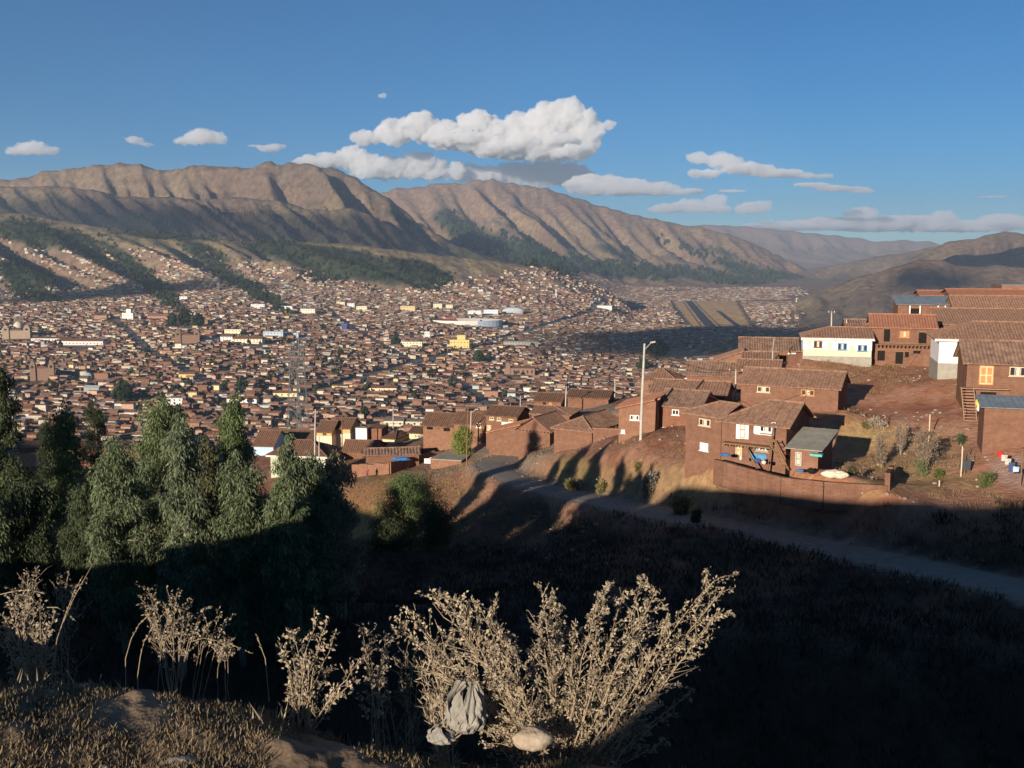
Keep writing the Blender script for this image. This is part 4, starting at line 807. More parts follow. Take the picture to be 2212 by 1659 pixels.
def house(key, x0, ye, Y, phi, x1, yb, depth, rise, label, kind='gable', wall=None, roof=None, yb1=None, over=.35, win=(), plinth=None, name='adobe_house', side=(), cat='house', per=.36, rafters=True, trim=None, fr=.5, roofover=None, wall_kind=None):
    """front-left eave corner at photo point (x0, ye), distance Y; front runs right to x1; base at yb"""
    phi = radians(phi); A = P(x0, ye, Y); d, n = front_frame(A, phi)
    r = P(x1, ye, 1.0); M_ = np.array([[r[0], -d[0]], [r[1], -d[1]]]); t, L = np.linalg.solve(M_, A[:2]); L = float(L)
    zb = P(x0, yb, Y)[2]; h = A[2] - zb; org = np.array((A[0], A[1], zb)); e = empty(name, org, -phi); tag(e, label, cat, 'houses of the hillside')
    if not kind == 'none': pass
    if key in YR and kind != 'flat':
        dd = depth * (.5 if kind == 'hipx' else (0 if kind == 'gablex' else (1 if kind == 'metal' else fr))); Yr = A[1] + n[1] * dd + (-sin(phi) * L * fr if kind in ('hipx', 'gablex') else 0)
        zr_ = P(x0, YR[key], Yr)[2]; rise = min(max(zr_ - A[2], .22 * depth * fr), .75 * depth * fr); print(key, 'L %.1f h %.1f rise %.2f pitch %.2f' % (L, h, rise, rise / (depth * fr)))
    hh_ = abs(hash_(key)); wm = wall or (m_adobe, m_adobe3, m_adobe2, m_adobe)[hh_ % 4]; rm = roof or m_tile; rm = {m_tile: (m_tile, m_tile_b, m_tile)[hh_ % 3]}.get(rm, rm); b = MB(); sk = 3.0
    Rz = h + rise; o_ = over
    if kind == 'gable':
        ry = depth * fr
        b.add([(0, 0, -sk), (L, 0, -sk), (L, depth, -sk), (0, depth, -sk), (0, 0, h), (L, 0, h), (L, depth, h), (0, depth, h), (0, ry, Rz - .05), (L, ry, Rz - .05)],
              [(0, 1, 5, 4), (1, 2, 6, 9, 5), (2, 3, 7, 6), (3, 0, 4, 8, 7), (0, 3, 2, 1), (4, 5, 9, 8), (7, 8, 9, 6)])
        k = rise / ry; R = MB(); slope(R, (-o_, -o_, h - k * o_ + .08), (L + o_, -o_, h - k * o_ + .08), (L + o_, ry, Rz + .08), (-o_, ry, Rz + .08), per)
        k2 = rise / (depth - ry); slope(R, (L + o_, depth + o_, h - k2 * o_ + .08), (-o_, depth + o_, h - k2 * o_ + .08), (-o_, ry, Rz + .08), (L + o_, ry, Rz + .08), per)
        rcap(R, np.array((-o_, ry, Rz + .12)), np.array((L + o_, ry, Rz + .12)))
    elif kind in ('hipl', 'hip', 'hipr'):
        ry = depth * fr; il = depth * .5 if kind in ('hipl', 'hip') else -o_; ir = depth * .5 if kind in ('hipr', 'hip') else -o_
        if il + ir > L: il = ir = L / 2 - .05
        b.box(0, L, 0, depth, -sk, h); k = rise / ry; R = MB(); ze = h - k * o_ + .08; zr = Rz + .08; lx, rx = il, L - ir
        slope(R, (-o_, -o_, ze), (L + o_, -o_, ze), (rx, ry, zr), (lx, ry, zr), per); slope(R, (L + o_, depth + o_, ze), (-o_, depth + o_, ze), (lx, ry, zr), (rx, ry, zr), per)
        rcap(R, np.array((lx, ry, zr + .04)), np.array((rx, ry, zr + .04)))
        if il > 0: slope(R, (-o_, depth + o_, ze), (-o_, -o_, ze), (lx, ry, zr), (lx, ry, zr), per); rcap(R, np.array((-o_, -o_, ze)), np.array((lx, ry, zr))); rcap(R, np.array((-o_, depth + o_, ze)), np.array((lx, ry, zr)))
        else: b.add([(0, 0, h - .02), (0, depth, h - .02), (0, ry, Rz - .05), (.25, 0, h - .02), (.25, depth, h - .02), (.25, ry, Rz - .05)], [(0, 2, 1), (3, 4, 5), (0, 3, 5, 2), (1, 2, 5, 4)])
        if ir > 0: slope(R, (L + o_, -o_, ze), (L + o_, depth + o_, ze), (rx, ry, zr), (rx, ry, zr), per); rcap(R, np.array((L + o_, -o_, ze)), np.array((rx, ry, zr)))
        else: b.add([(L, 0, h - .02), (L, depth, h - .02), (L, ry, Rz - .05), (L - .25, 0, h - .02), (L - .25, depth, h - .02), (L - .25, ry, Rz - .05)], [(0, 1, 2), (3, 5, 4), (0, 2, 5, 3), (1, 4, 5, 2)])
    elif kind in ('gablex', 'hipx'):   # ridge runs into the depth
        rx = L * fr; b.add([(0, 0, -sk), (L, 0, -sk), (L, depth, -sk), (0, depth, -sk), (0, 0, h), (L, 0, h), (L, depth, h), (0, depth, h)], [(0, 1, 5, 4), (1, 2, 6, 5), (2, 3, 7, 6), (3, 0, 4, 7), (0, 3, 2, 1), (4, 5, 6, 7)])
        R = MB(); zr = Rz + .08; k = rise / rx; f0 = -o_ if kind == 'gablex' else L * .5
        slope(R, (-o_, depth + o_, h - k * o_ + .08), (-o_, -o_, h - k * o_ + .08), (rx, f0, zr), (rx, depth + o_, zr), per)
        slope(R, (L + o_, -o_, h - k * o_ + .08), (L + o_, depth + o_, h - k * o_ + .08), (rx, depth + o_, zr), (rx, f0, zr), per)
        rcap(R, np.array((rx, f0, zr + .04)), np.array((rx, depth + o_, zr + .04)))
        if kind == 'hipx': slope(R, (-o_, -o_, h - k * o_ + .08), (L + o_, -o_, h - k * o_ + .08), (rx, f0, zr), (rx, f0, zr), per); rcap(R, np.array((-o_, -o_, h - k * o_ + .1)), np.array((rx, f0, zr))); rcap(R, np.array((L + o_, -o_, h - k * o_ + .1)), np.array((rx, f0, zr)))
        else: b.add([(0, 0, h), (L, 0, h), (rx, 0, Rz - .05), (0, .3, h), (L, .3, h), (rx, .3, Rz - .05)], [(0, 1, 2), (3, 5, 4), (1, 4, 5, 2), (0, 2, 5, 3)])
    elif kind in ('shed', 'shedx', 'metal'):  # rise at back (shed, metal) or at right (shedx)
        zz = [h, h, Rz, Rz] if kind != 'shedx' else [h, Rz, Rz, h]
        b.add([(0, 0, -sk), (L, 0, -sk), (L, depth, -sk), (0, depth, -sk), (0, 0, zz[0]), (L, 0, zz[1]), (L, depth, zz[2]), (0, depth, zz[3])], [(0, 3, 2, 1), (4, 5, 6, 7), (0, 1, 5, 4), (1, 2, 6, 5), (2, 3, 7, 6), (3, 0, 4, 7)])
        R = MB()
        if kind == 'shedx': slope(R, (-o_, depth + o_, h + .06), (-o_, -o_, h + .06), (L + o_, -o_, Rz + .06), (L + o_, depth + o_, Rz + .06), per); R.hexa([(-o_, -o_, h - .1), (L + o_, -o_, Rz - .1), (L + o_, depth + o_, Rz - .1), (-o_, depth + o_, h - .1), (-o_, -o_, h + .05), (L + o_, -o_, Rz + .05), (L + o_, depth + o_, Rz + .05), (-o_, depth + o_, h + .05)])
        elif kind == 'shed': slope(R, (-o_, -o_, h + .05), (L + o_, -o_, h + .05), (L + o_, depth + o_, Rz + .05), (-o_, depth + o_, Rz + .05), per)
        else:
            slope(R, (-o_, -o_, h + .06), (L + o_, -o_, h + .06), (L + o_, depth + o_, Rz + .06), (-o_, depth + o_, Rz + .06), .5, .025, .03)
    elif kind == 'flat':
        b.box(0, L, 0, depth, -sk, h); R = MB(); R.box(-.1, L + .1, -.1, depth + .1, h, h + .12)
    wo = b.build('wall', wm, e); ro = R.build('roof', rm, e)
    if rafters and kind in ('gable', 'hipl', 'shed', 'gablex'):
        q = MB(); nn = int(L / .55)
        for i in range(nn): x = (i + .5) * L / nn; q.box(x - .05, x + .05, -.34, 0, h - .10 - rise / depth * .5, h + .0 - rise / depth * .5)
        q.build('rafter_ends', m_plank, e)
    if trim:
        q = MB(); nn = int((L + 2 * o_) / .27); k = rise / (depth * fr)
        for i in range(nn): x = -o_ + (i + .5) * .27; q.box(x - .11, x + .11, -o_ - .09, -o_ + .1, h - k * o_ - .12, h - k * o_ + .06)
        q.box(-o_, L + o_, -o_ - .03, -o_ + .05, h - k * o_ - .22, h - k * o_ - .10); q.build('eave_trim', trim, e)
    if plinth:
        yp, pm = plinth; zp = P(x0, yp, Y)[2] - zb; q = MB(); q.box(-.05, L + .05, -.05, depth + .05, -sk + .1, zp); q.build('plinth', pm, e)
    hd = dict(A=np.array((A[0], A[1], A[2])), phi=phi, zb=zb, L=L, h=h, e=e, depth=depth); HOUSES[key] = hd
    for wspec in win: opening(hd, *wspec)
    return hd
def opening(hd, kind, x0, y0, x1, y1, fm=None, pm=None, lab=None):
    """window or door at photo rectangle on the front wall"""
    a, z1 = on_wall(hd['A'], hd['phi'], x0, y0); b, z0 = on_wall(hd['A'], hd['phi'], x1, y1); z1 -= hd['zb']; z0 -= hd['zb']; e = hd['e']; w_ = b - a; h_ = z1 - z0; t = min(.09, w_ * .12)
    fm = fm or m_frame; pm = pm or m_glass_dark
    if kind == 'void':
        q = MB(); q.box(a, b, -.02, .3, z0, z1); o = q.build('doorway' if h_ > w_ * 1.2 else 'window', m_dark, e)
        q = MB(); q.box(a - .12, b + .12, -.05, .05, z1, z1 + .14); q.build('lintel', m_plank, o); return o
    q = MB(); q.box(a, b, -.07, .02, z0, z0 + t); q.box(a, b, -.07, .02, z1 - t, z1); q.box(a, a + t, -.07, .02, z0 + t, z1 - t); q.box(b - t, b, -.07, .02, z0 + t, z1 - t)
    if kind == 'window':
        nm = 2 if w_ > 1.0 else 1
        for i in range(1, nm + 1): x = a + w_ * i / (nm + 1); q.box(x - t * .4, x + t * .4, -.06, .02, z0 + t, z1 - t)
        o = q.build('window', fm, e); g = MB(); g.box(a + t, b - t, -.02, .015, z0 + t, z1 - t); g.build('pane', pm, o)
        if w_ > 1.0: g = MB(); g.box(a + w_ * .40, a + w_ * .62, -.035, -.021, z0 + t, z1 - t); g.build('curtain', m_curt, o)
        q = MB(); q.box(a - .1, b + .1, -.12, .02, z0 - .08, z0 - .01); q.build('sill', fm, o)
    else:
        o = q.build('door', fm, e); g = MB(); g.box(a + t, b - t, -.04, .015, z0 + t, z1 - t)
        nx_ = 2 if w_ > .9 else 1; 
        g.build('leaf', pm, o); g = MB()
        for i in range(nx_):
            for (f0, f1) in ((.06, .46), (.54, .94)):
                xa = a + t + (w_ - 2 * t) * (i + .14) / nx_; xb = a + t + (w_ - 2 * t) * (i + .86) / nx_; g.box(xa, xb, -.06, -.041, z0 + t + (h_ - 2 * t) * f0, z0 + t + (h_ - 2 * t) * f1)
        g.build('raised_panel', fm, o)
    return o
W, V = 'window', 'void'
# far upper row first
house('R', 2164, 616, 190, 12, 2330, 632, 8, .3, 'brown flat topped adobe house highest on the slope at the right edge', 'flat', roof=m_metal, win=[(V, 2188, 623, 2202, 626)])
house('Q1', 1990, 638, 178, 12, 2062, 646, 6, 1.9, 'long red tiled roof showing just above the grey metal roof', roof=m_tile_r)
house('Q2', 2056, 637, 172, 10, 2320, 646, 7, 2.0, 'wide red tiled roof behind the white trimmed roof at right', roof=m_tile_r)
house('Y', 1940, 658, 156, 14, 2060, 700, 6, 2.0, 'adobe house with a blue grey metal roof and white posts', 'metal', roof=m_metal)
hy = HOUSES['Y']; 
for xx in (1965, 1987, 2026, 2041):
    a, z = on_wall(hy['A'], hy['phi'], xx, 660); q = MB(); q.box(a - .09, a + .09, -.5, -.32, -1, z - hy['zb']); q.build('post', m_white, hy['e'])
for r_ in ((1968, 666, 1985, 690), (2029, 668, 2039, 690)): opening(hy, V, *r_)
house('Z2', 2030, 700, 142, 12, 2330, 712, 7, 3.6, 'broad dull tiled roof below the white trimmed roof', roof=m_tile, fr=.8)
house('Z1', 2064, 667, 150, 12, 2330, 700, 7, 2.9, 'tiled house with a scalloped white trimmed eave at the upper right', roof=m_tile, trim=m_white)
house('O2', 1832, 712, 158, 12, 1888, 725, 7, 2.2, 'small tiled roof between the white house and the two storey house', roof=m_tile)
house('X', 1884, 706, 136, 16, 2022, 790, 7, 2.5, 'two storey brown adobe house with a plank balcony and open doorways', roof=m_tile_r,
      win=[(V, 1910, 711, 1922, 738), (V, 1985, 718, 2001, 742), ('window', 1944, 715, 1964, 729, m_door, m_door), (V, 1896, 757, 1911, 779), (V, 1935, 760, 1950, 786), (V, 1955, 760, 1963, 772), (V, 1973, 757, 1988, 764)])
hx = HOUSES['X']; a0, z0 = on_wall(hx['A'], hx['phi'], 1890, 742); a1, z1 = on_wall(hx['A'], hx['phi'], 2005, 750); z0 -= hx['zb']; q = MB(); q.box(a0, a1, -1.0, -.02, z0 - .1, z0); q.build('balcony', m_plank, hx['e'])
q = MB()
for i in range(14): x = a0 + (a1 - a0) * (i + .5) / 14; q.box(x - .07, x + .07, -1.25, .0, z0 - .3, z0 - .12)
q.build('balcony_beams', m_plank, hx['e'])
house('W', 1736, 728, 136, 14, 1884, 782, 6.5, 2.1, 'whitewashed one storey house with two blue windows and diamond marks', 'hipl', wall=m_pink, roof=m_tile, trim=m_white, plinth=(768, m_cement),
      win=[('window', 1758, 736, 1776, 751, m_plank), ('window', 1810, 741, 1829, 756, m_bluep), ('window', 1853, 745, 1873, 759, m_bluep)])
hw_ = HOUSES['W']; q = MB(); q.box(-.03, hw_['L'] + .03, -.012, hw_['depth'] + .03, hw_['h'] * .52, hw_['h'] - .02); q.build('upper_whitewash', m_white, hw_['e'])
for dx_, dy_ in ((1748, 740), (1792.5, 747), (1840.5, 751)):
    a, z = on_wall(hw_['A'], hw_['phi'], dx_, dy_); z -= hw_['zb']; q = MB(); q.add([(a - .35, -.055, z), (a, -.055, z - .5), (a + .35, -.055, z), (a, -.055, z + .5), (a - .35, -.03, z), (a, -.03, z - .5), (a + .35, -.03, z), (a, -.03, z + .5)], [(0, 1, 2, 3), (7, 6, 5, 4), (0, 4, 5, 1), (1, 5, 6, 2), (2, 6, 7, 3), (3, 7, 4, 0)]); q.build('diamond_relief', m_cream, hw_['e'])
house('V', 2030, 728, 119, 16, 2330, 834, 8, 2.9, 'tall white house on a grey cement base with white scalloped eave', 'hipl', wall=m_white, roof=m_tile, trim=m_white, plinth=(784, m_cement), over=.6, win=[('window', 2066, 737, 2092, 755, m_white)])
house('U', 2090, 780, 104, 16, 2330, 885, 6.5, 2.7, 'brown adobe house with an orange panelled door and outdoor stairs', roof=m_tile, over=.5, win=[('door', 2116, 789, 2145, 832, m_door, m_frame), ('window', 2181, 792, 2216, 813, m_frame), (V, 2118, 846, 2152, 853)])
hu = HOUSES['U']; a0, z0 = on_wall(hu['A'], hu['phi'], 2096, 836); a1, _ = on_wall(hu['A'], hu['phi'], 2176, 838); z0 -= hu['zb']; q = MB(); q.box(a0 - 1.0, a1, -1.0, -.02, z0 - .08, z0); q.build('landing', m_step, hu['e'])
q = MB(); nst = 12
for i in range(nst):
    f_ = i / (nst - 1); zz = z0 * (1 - f_) - .5 * f_; q.box(a0 - 1.0, a0 + .15, -1.1 - f_ * 3.0, -1.1 - f_ * 3.0 + .24, zz - .05, zz)
for xx in (a0 - 1.02, a0 + .17): q.bar((xx, -.9, z0), (xx, -4.1, -.55), .07, .2)
q.build('stairs', m_step, hu['e'])
house('O', 1600, 755, 150, 12, 1724, 790, 7, 2.6, 'tiled adobe house with a dark band under its eave behind the white house', roof=m_tile, win=[('window', 1702, 762, 1719, 769, m_white, m_sheet), (V, 1675, 768, 1690, 782)])
house('N2', 1545, 780, 147, 14, 1602, 800, 6, 1.6, 'low tiled roof sloping left beside the upper row', 'shedx', roof=m_tile)
house('N', 1606, 778, 143, 14, 1678, 796, 6, 2.3, 'tiled roof just below the banded eave house', roof=m_tile)
house('M', 1592, 800, 134, 18, 1682, 815, 6, 2.6, 'tiled roof above the long adobe house with two framed windows', roof=m_tile)
house('L', 1484, 808, 138, 18, 1590, 838, 6, 2.9, 'tiled adobe house in the middle of the upper left row', roof=m_tile)
house('J', 1384, 821, 142, 16, 1462, 856, 7, 2.4, 'hip roofed adobe house at the left end of the upper row', 'hip', roof=m_tile, win=[(W, 1400, 829, 1412, 840, m_plank)])
house('K', 1406, 848, 123, 20, 1566, 885, 6.5, 2.9, 'long tiled roof behind the tall utility pole', roof=m_tile)
house('H2', 1601, 827, 112, 27, 1812, 892, 6, 3.0, 'long one storey adobe house with two framed windows', roof=m_tile, win=[('window', 1636, 834, 1663, 848, m_frame), ('window', 1731, 841, 1759, 855, m_door)], plinth=(905, m_adobe))
house('C', 1424, 874, 113, 27, 1512, 934, 6, 2.9, 'adobe house with a barred window and a patched pale lower wall', roof=m_tile, win=[('window', 1452, 884, 1467, 897, m_white), ('window', 1425, 921, 1481, 943, m_cement, m_sheet)])
house('B', 1337, 881, 113, 18, 1420, 945, 6, 1.3, 'two storey adobe house with a single slope roof rising right', 'shedx', roof=m_tile_r, win=[('window', 1361, 896, 1381, 908, m_white), ('window', 1342, 928, 1350, 936, m_white, m_white)])
house('HH', 1197, 923, 126, 31, 1279, 990, 9, 2.6, 'adobe house with a pyramid hipped tile roof beside the road', 'hipx', roof=m_tile)
house('HW', 1281, 926, 122.5, 12, 1338, 985, .5, .12, 'adobe yard wall joining the pyramid roofed house to its neighbour', 'flat', roof=m_tile, name='adobe_wall', cat='wall')
house('H1', 1560, 905, 92, 34, 1700, 1004, 6.5, 2.7, 'two storey adobe house with white painted door and window surrounds', 'hipl', roof=m_tile, over=.5,
      win=[('door', 1598, 908, 1611, 948, m_white, m_door), ('window', 1642, 911, 1668, 935, m_white), ('door', 1590, 958, 1603, 986, m_frame, m_door), ('window', 1633, 965, 1660, 977, m_cement, m_sheet), ('door', 1621, 978, 1656, 994, m_bluep, m_bluep)])
house('H1L', 1482, 888, 96.5, 50, 1559, 1000, 4.5, 2.0, 'two storey adobe wing with a white cornered window, left end of the main house', 'hipl', roof=m_tile, over=.45, win=[('window', 1511, 903, 1535, 922, m_frame), ('window', 1513, 955, 1530, 975, m_white, m_sheet)])
h1 = HOUSES['H1']; e1 = h1['e']; L1 = h1['L']
for (xa, ya, xb, yb_) in ((1591, 907, 1598, 948), (1611, 908, 1617, 949), (1629, 909, 1642, 937), (1668, 912, 1675, 940), (1630, 936, 1674, 942)):
    a, z1_ = on_wall(h1['A'], h1['phi'], xa, ya); b_, z0_ = on_wall(h1['A'], h1['phi'], xb, yb_); q = MB(); q.box(a, b_, -.035, .02, z0_ - h1['zb'], z1_ - h1['zb']); q.build('whitewash_patch', m_white, e1)
a0, z0 = on_wall(h1['A'], h1['phi'], 1568, 952); a1, _ = on_wall(h1['A'], h1['phi'], 1672, 960); z0 -= h1['zb']; q = MB(); q.box(a0, a1, -1.0, -.02, z0 - .12, z0); q.build('balcony', m_plank, e1)
q = MB(); 
for i in range(8): x = a0 + (a1 - a0) * (i + .5) / 8; q.box(x - .05, x + .05, -1.15, 0, z0 - .28, z0 - .13)
q.build('balcony_beams', m_plank, e1)
q = MB(); q.bar((a0 + 2.2, -.9, z0 - .1), (a0 + 3.9, -1.6, .1), .13); q.bar((a1 - .2, -1.0, -.5), (a1 + .1, -.6, h1['h'] - .2), .12); q.build('prop', m_plank, e1)
house('S', 1708, 968, 86, 30, 1768, 1012, 5.5, 1.4, 'small shack with a grey sheet roof and a blue door', 'metal', wall=m_adobe2, roof=m_slab, over=.45, name='shack', cat='shack', win=[('door', 1719, 976, 1731, 1006, m_frame, m_bluep)])
q = MB(); hs_ = HOUSES['S']; q.box(1.9, 2.9, -.9, -.3, hs_['h'] - .35, hs_['h'] - .15); q.build('awning', mat('turquoise_sheet', (.10, .40, .36), (.14, .46, .40)), hs_['e'])
house('T', 2127, 880, 90, 18, 2330, 945, 3.6, 1.1, 'low brown adobe house with a pale blue metal roof at right edge', 'metal', roof=m_metal, over=.4)
# centre and lower left cluster
house('I', 1226, 858, 172, 14, 1314, 880, 7, 2.4, 'big plain adobe house with a worn roof at the bend of the upper road', roof=m_tile_d)
house('G', 1156, 866, 186, 14, 1212, 880, 7, 2.9, 'adobe house with a pale doorway left of the big plain house', roof=m_tile_d, win=[(V, 1173, 868, 1179, 877), ('window', 1186, 869, 1192, 875, m_door, m_door)])
house('Hm', 1148, 893, 153, 18, 1230, 912, 6.5, 2.3, 'tiled roof behind the pyramid roofed house', 'hipr', roof=m_tile)
house('E', 1050, 897, 156, 18, 1117, 936, 6.5, 2.9, 'adobe house with three small barred windows and a white panel', roof=m_tile_d, win=[('window', 1058, 900, 1067, 907, m_cream), ('window', 1074, 902, 1083, 909, m_cream), ('window', 1099, 905, 1109, 912, m_cream), ('window', 1084, 911, 1107, 922, m_white, m_white), ('door', 1052, 918, 1061, 934, m_frame, m_door)])
house('D', 1120, 925, 139, 31, 1188, 960, 6, 2.4, 'adobe house with its tiled gable beside the road bend', 'gablex', roof=m_tile)
house('D2', 1056, 934, 143, 22, 1121, 957, 6, 1.5, 'low adobe house with a pale red roof rising right', 'shedx', roof=m_tile_r)
house('F2', 981, 914, 164, 14, 1046, 947, 6, 2.6, 'adobe house with a small white barred window near the concrete pole', roof=m_tile_d, win=[('window', 1029, 914, 1039, 924, m_white)])
house('F', 914, 918, 168, 14, 980, 952, 6.5, 2.9, 'adobe house with two open black windows', roof=m_tile_d, win=[(V, 922, 921, 935, 928), (V, 958, 924, 972, 932), ('window', 943, 920, 949, 927, m_plank, m_plank)])
house('FC', 884, 935, 185, 14, 914, 950, 6, 2.2, 'small cream house against the adobe house with black windows', wall=m_cream, roof=m_tile_d, win=[('window', 896, 939, 907, 945, m_grn)])
house('CR', 826, 947, 182, 20, 852, 966, 7, 2.4, 'cream house with a hipped dark roof and a pale blue door', 'hip', wall=m_cream, roof=m_tile_d)
house('LR', 790, 983, 160, -8, 905, 1003, 4, 1.4, 'long low adobe house with a single row of clay tiles by the yard', roof=m_tile, per=.5)
house('YW', 684, 932, 186, 10, 716, 951, 6, 2.8, 'ochre yellow house with pale lower wall and dark tiled roof', wall=m_yel, roof=m_tile_d, plinth=(941, m_pink), win=[('window', 697, 934, 705, 940, m_plank)])
house('YW2', 718, 924, 188, 10, 756, 945, 6, 2.4, 'second ochre yellow house, right of the one with the pale lower wall', wall=m_yel, roof=m_tile_d, plinth=(935, m_pink))
house('GT', 768, 925, 186, 8, 792, 946, 1, .1, 'white painted yard gate between low brown walls', 'flat', wall=m_white, roof=m_cement, name='yard_gate', cat='gate')
house('GW', 793, 927, 187, 8, 824, 942, 5, .3, 'flat brown adobe room beside the white gate', 'flat', roof=m_adobe2)
house('BL', 584, 979, 168, 8, 702, 1012, 7, 3.1, 'pale green house with a broad dark tiled hip roof', 'hip', wall=m_grn, roof=m_tile_d, trim=m_white, over=.6, win=[('window', 662, 990, 676, 999, m_plank)])
house('BB', 548, 962, 192, 8, 590, 984, 8, 3.2, 'pale blue house with dark roof behind the pale green house', wall=m_blu, roof=m_tile_d)
house('BB2', 600, 955, 200, 8, 682, 975, 8, 3.4, 'broad dark tiled roof left of the ochre yellow houses', roof=m_tile_d)
house('DR', 742, 974, 172, 8, 812, 998, 7, 2.2, 'adobe house with a shaded black roof behind the compound wall', roof=m_tile_d, fr=.3)
house('SR', 930, 992, 152, 16, 996, 1006, 4, .5, 'low slab roofed adobe store beside the road', 'flat', wall=m_adobe2, roof=m_slab, rafters=False)
house('LL1', 20, 1008, 205, -10, 100, 1030, 8, 3.0, 'adobe house with a bright red tiled roof behind the leftmost trees', roof=m_tile_r)
house('LL2', 172, 1003, 195, -10, 206, 1020, 8, 2.8, 'small red tiled roof between two eucalyptus crowns', roof=m_tile_r)
house('LL3', 40, 968, 290, 0, 300, 985, 6, 1.0, 'long dark adobe building in shade at the foot of the slope', 'shed', roof=m_tile_d)
# walls as polylines
def pwall(pts, h, th, lab, m=None, name='adobe_wall', cap=None):
    b = MB(); W0 = [P(*q) for q in pts]; c0 = W0[0]; jit = 0
    for i, (p, q) in enumerate(zip(W0[:-1], W0[1:])):
        L = np.linalg.norm((q - p)[:2]); d = (q - p) / L; n = np.array((-d[1], d[0], 0)) * th / 2; k = max(1, int(L / 1.2)); 
        for j in range(k):
            a = p + (q - p) * j / k - c0; c = p + (q - p) * (j + 1) / k - c0; a2 = a - d * .004 * (j > 0) ; j0 = h * rng.uniform(.9, 1.04); j1 = j0 * rng.uniform(.97, 1.03); dn = np.array((0, 0, -2.0)); u0 = np.array((0, 0, j0)); u1 = np.array((0, 0, j1))
            b.hexa([a - n + dn, c - n + dn, c + n + dn, a + n + dn, a - n + u0, c - n + u1, c + n + u1, a + n + u0])
    o = b.build(name, m or m_adobe, None); o.location = c0; tag(o, lab, 'wall'); return o
pwall([(1545, 1000, 90), (1566, 1006, 88.5), (1640, 1026, 85.5), (1690, 1039, 83), (1780, 1050, 81), (1916, 1058, 80)], .38, .4, 'low adobe yard wall along the front of the main house, just above the shadow')
pwall([(1916, 1058, 80), (1925, 1038, 88)], 1.4, .4, 'short return of the yard wall at its right end')
pwall([(762, 1031, 158), (842, 1031, 155.5), (905, 1012, 163), (955, 1000, 166)], 2.3, .5, 'adobe compound wall behind the person in red', m_adobe2)
pwall([(905, 985, 168), (962, 972, 172), (1000, 968, 170)], 2.0, .4, 'adobe wall continuing from the long low house towards the green tree')
pwall([(1700, 790, 137), (1740, 786, 137.5)], 1.6, .4, 'short yard wall left of the whitewashed house')
# utility poles and wires
POLES = []
def pole(xb, yb, xt, yt, Y, r, lab, m=None, arm=0, lamp=False, name='utility_pole'):
    b_ = P(xb, yb, Y); t_ = P(xt, yt, Y); e = tag(empty(name, b_), lab, 'utility pole', 'utility poles'); q = MB(); d = t_ - b_; q.tube([(0, 0, -2.5), tuple(d * .5), tuple(d)], [r, r * .85, r * .65], 10); q.build('pole', m or m_pole, e)
    if arm:
        q = MB(); q.bar(d * .93 + np.array((-arm, 0, 0)), d * .93 + np.array((arm, 0, 0)), .1); q.build('crossarm', m_plank, e)
        q = MB()
        for s in (-1, 0, 1): q.tube([d * .93 + np.array((arm * .9 * s, 0, .05)), d * .93 + np.array((arm * .9 * s, 0, .28))], .05, 6)
        q.build('insulators', m_white, e)
    if lamp: q = MB(); q.tube([d * .93, d * .99 + np.array((.7, 0, .2))], .035, 5); q.bar(d * .99 + np.array((.6, 0, .2)), d * .99 + np.array((1.15, 0, .3)), .16); q.build('lamp_arm', m_pole, e)
    POLES.append(t_); return e
pole(1383, 947, 1392.5, 742, 108, .17, 'tallest concrete utility pole, in front of the two storey adobe house', lamp=True)
pole(1390, 862, 1391.5, 800, 150, .13, 'concrete pole half hidden right behind the tallest pole')
pole(1589, 862, 1589.5, 797, 127, .13, 'concrete pole with a wooden crossarm above the long house', arm=.9)
pole(1668, 786, 1672, 728, 141, .12, 'concrete pole in front of the banded eave house')
pole(1796, 712, 1796.5, 673, 158, .13, 'concrete pole behind the whitewashed house roof, against the valley', arm=.5)
pole(1829, 712, 1829, 690, 160, .12, 'short pole top beside the small tiled roof behind the white house')
pole(1328, 856, 1328.5, 818, 190, .12, 'pale pole standing right of the big plain adobe house')
pole(1221, 884, 1223.5, 834, 166, .13, 'pale concrete pole at the left corner of the big plain adobe house', arm=.4)
pole(1007, 1010, 1011.5, 871, 142, .10, 'tall thin wooden pole where the road turns', m_plank)
pole(1016, 946, 1018, 887, 161, .12, 'concrete pole with street lamp behind the thin wooden pole', lamp=True)
pole(679, 1015, 681.5, 884, 152, .14, 'tall concrete pole above the pale green house', arm=.3)
pole(689, 992, 689.5, 941, 154, .10, 'short pole right beside the tall pole at the pale green house')
pole(738.5, 955, 739, 897, 178, .11, 'thin pole in front of the second ochre yellow house', m_plank)
pole(1124, 874, 1124.5, 855, 240, .12, 'distant small pole above the three window adobe house')
pole(849, 905, 849.5, 878, 260, .14, 'distant pale pole above the school wings')
def wire(a, b, sag, lab):
    a = np.array(a, float); b = np.array(b, float); q = MB(); pts = [a * (1 - t) + b * t - np.array((0, 0, sag * 4 * t * (1 - t))) - a for t in np.linspace(0, 1, 16)]; q.tube(pts, .022, 4); o = q.build('power_line', m_wire); o.location = a; tag(o, lab, 'cable', 'overhead cables')
wire(POLES[0], POLES[4], 1.6, 'long cable from the tallest pole to the pole behind the white house')
wire(POLES[0] + np.array((0, 0, -.4)), POLES[2] + np.array((0, 0, -.2)), .8, 'cable from the tallest pole to the crossarm pole')
wire(POLES[2], POLES[3], .6, 'cable from the crossarm pole to the pole by the banded eave house')
wire(POLES[0] + np.array((0, 0, -.5)), POLES[7], 2.0, 'cable from the tallest pole to the pole at the plain house')
wire(POLES[7], POLES[9], 1.6, 'cable over the roofs left of the plain house')
wire(P(1640, 880, 100), P(2212, 640, 170), 1.5, 'cable rising over the slope towards the upper right roofs')
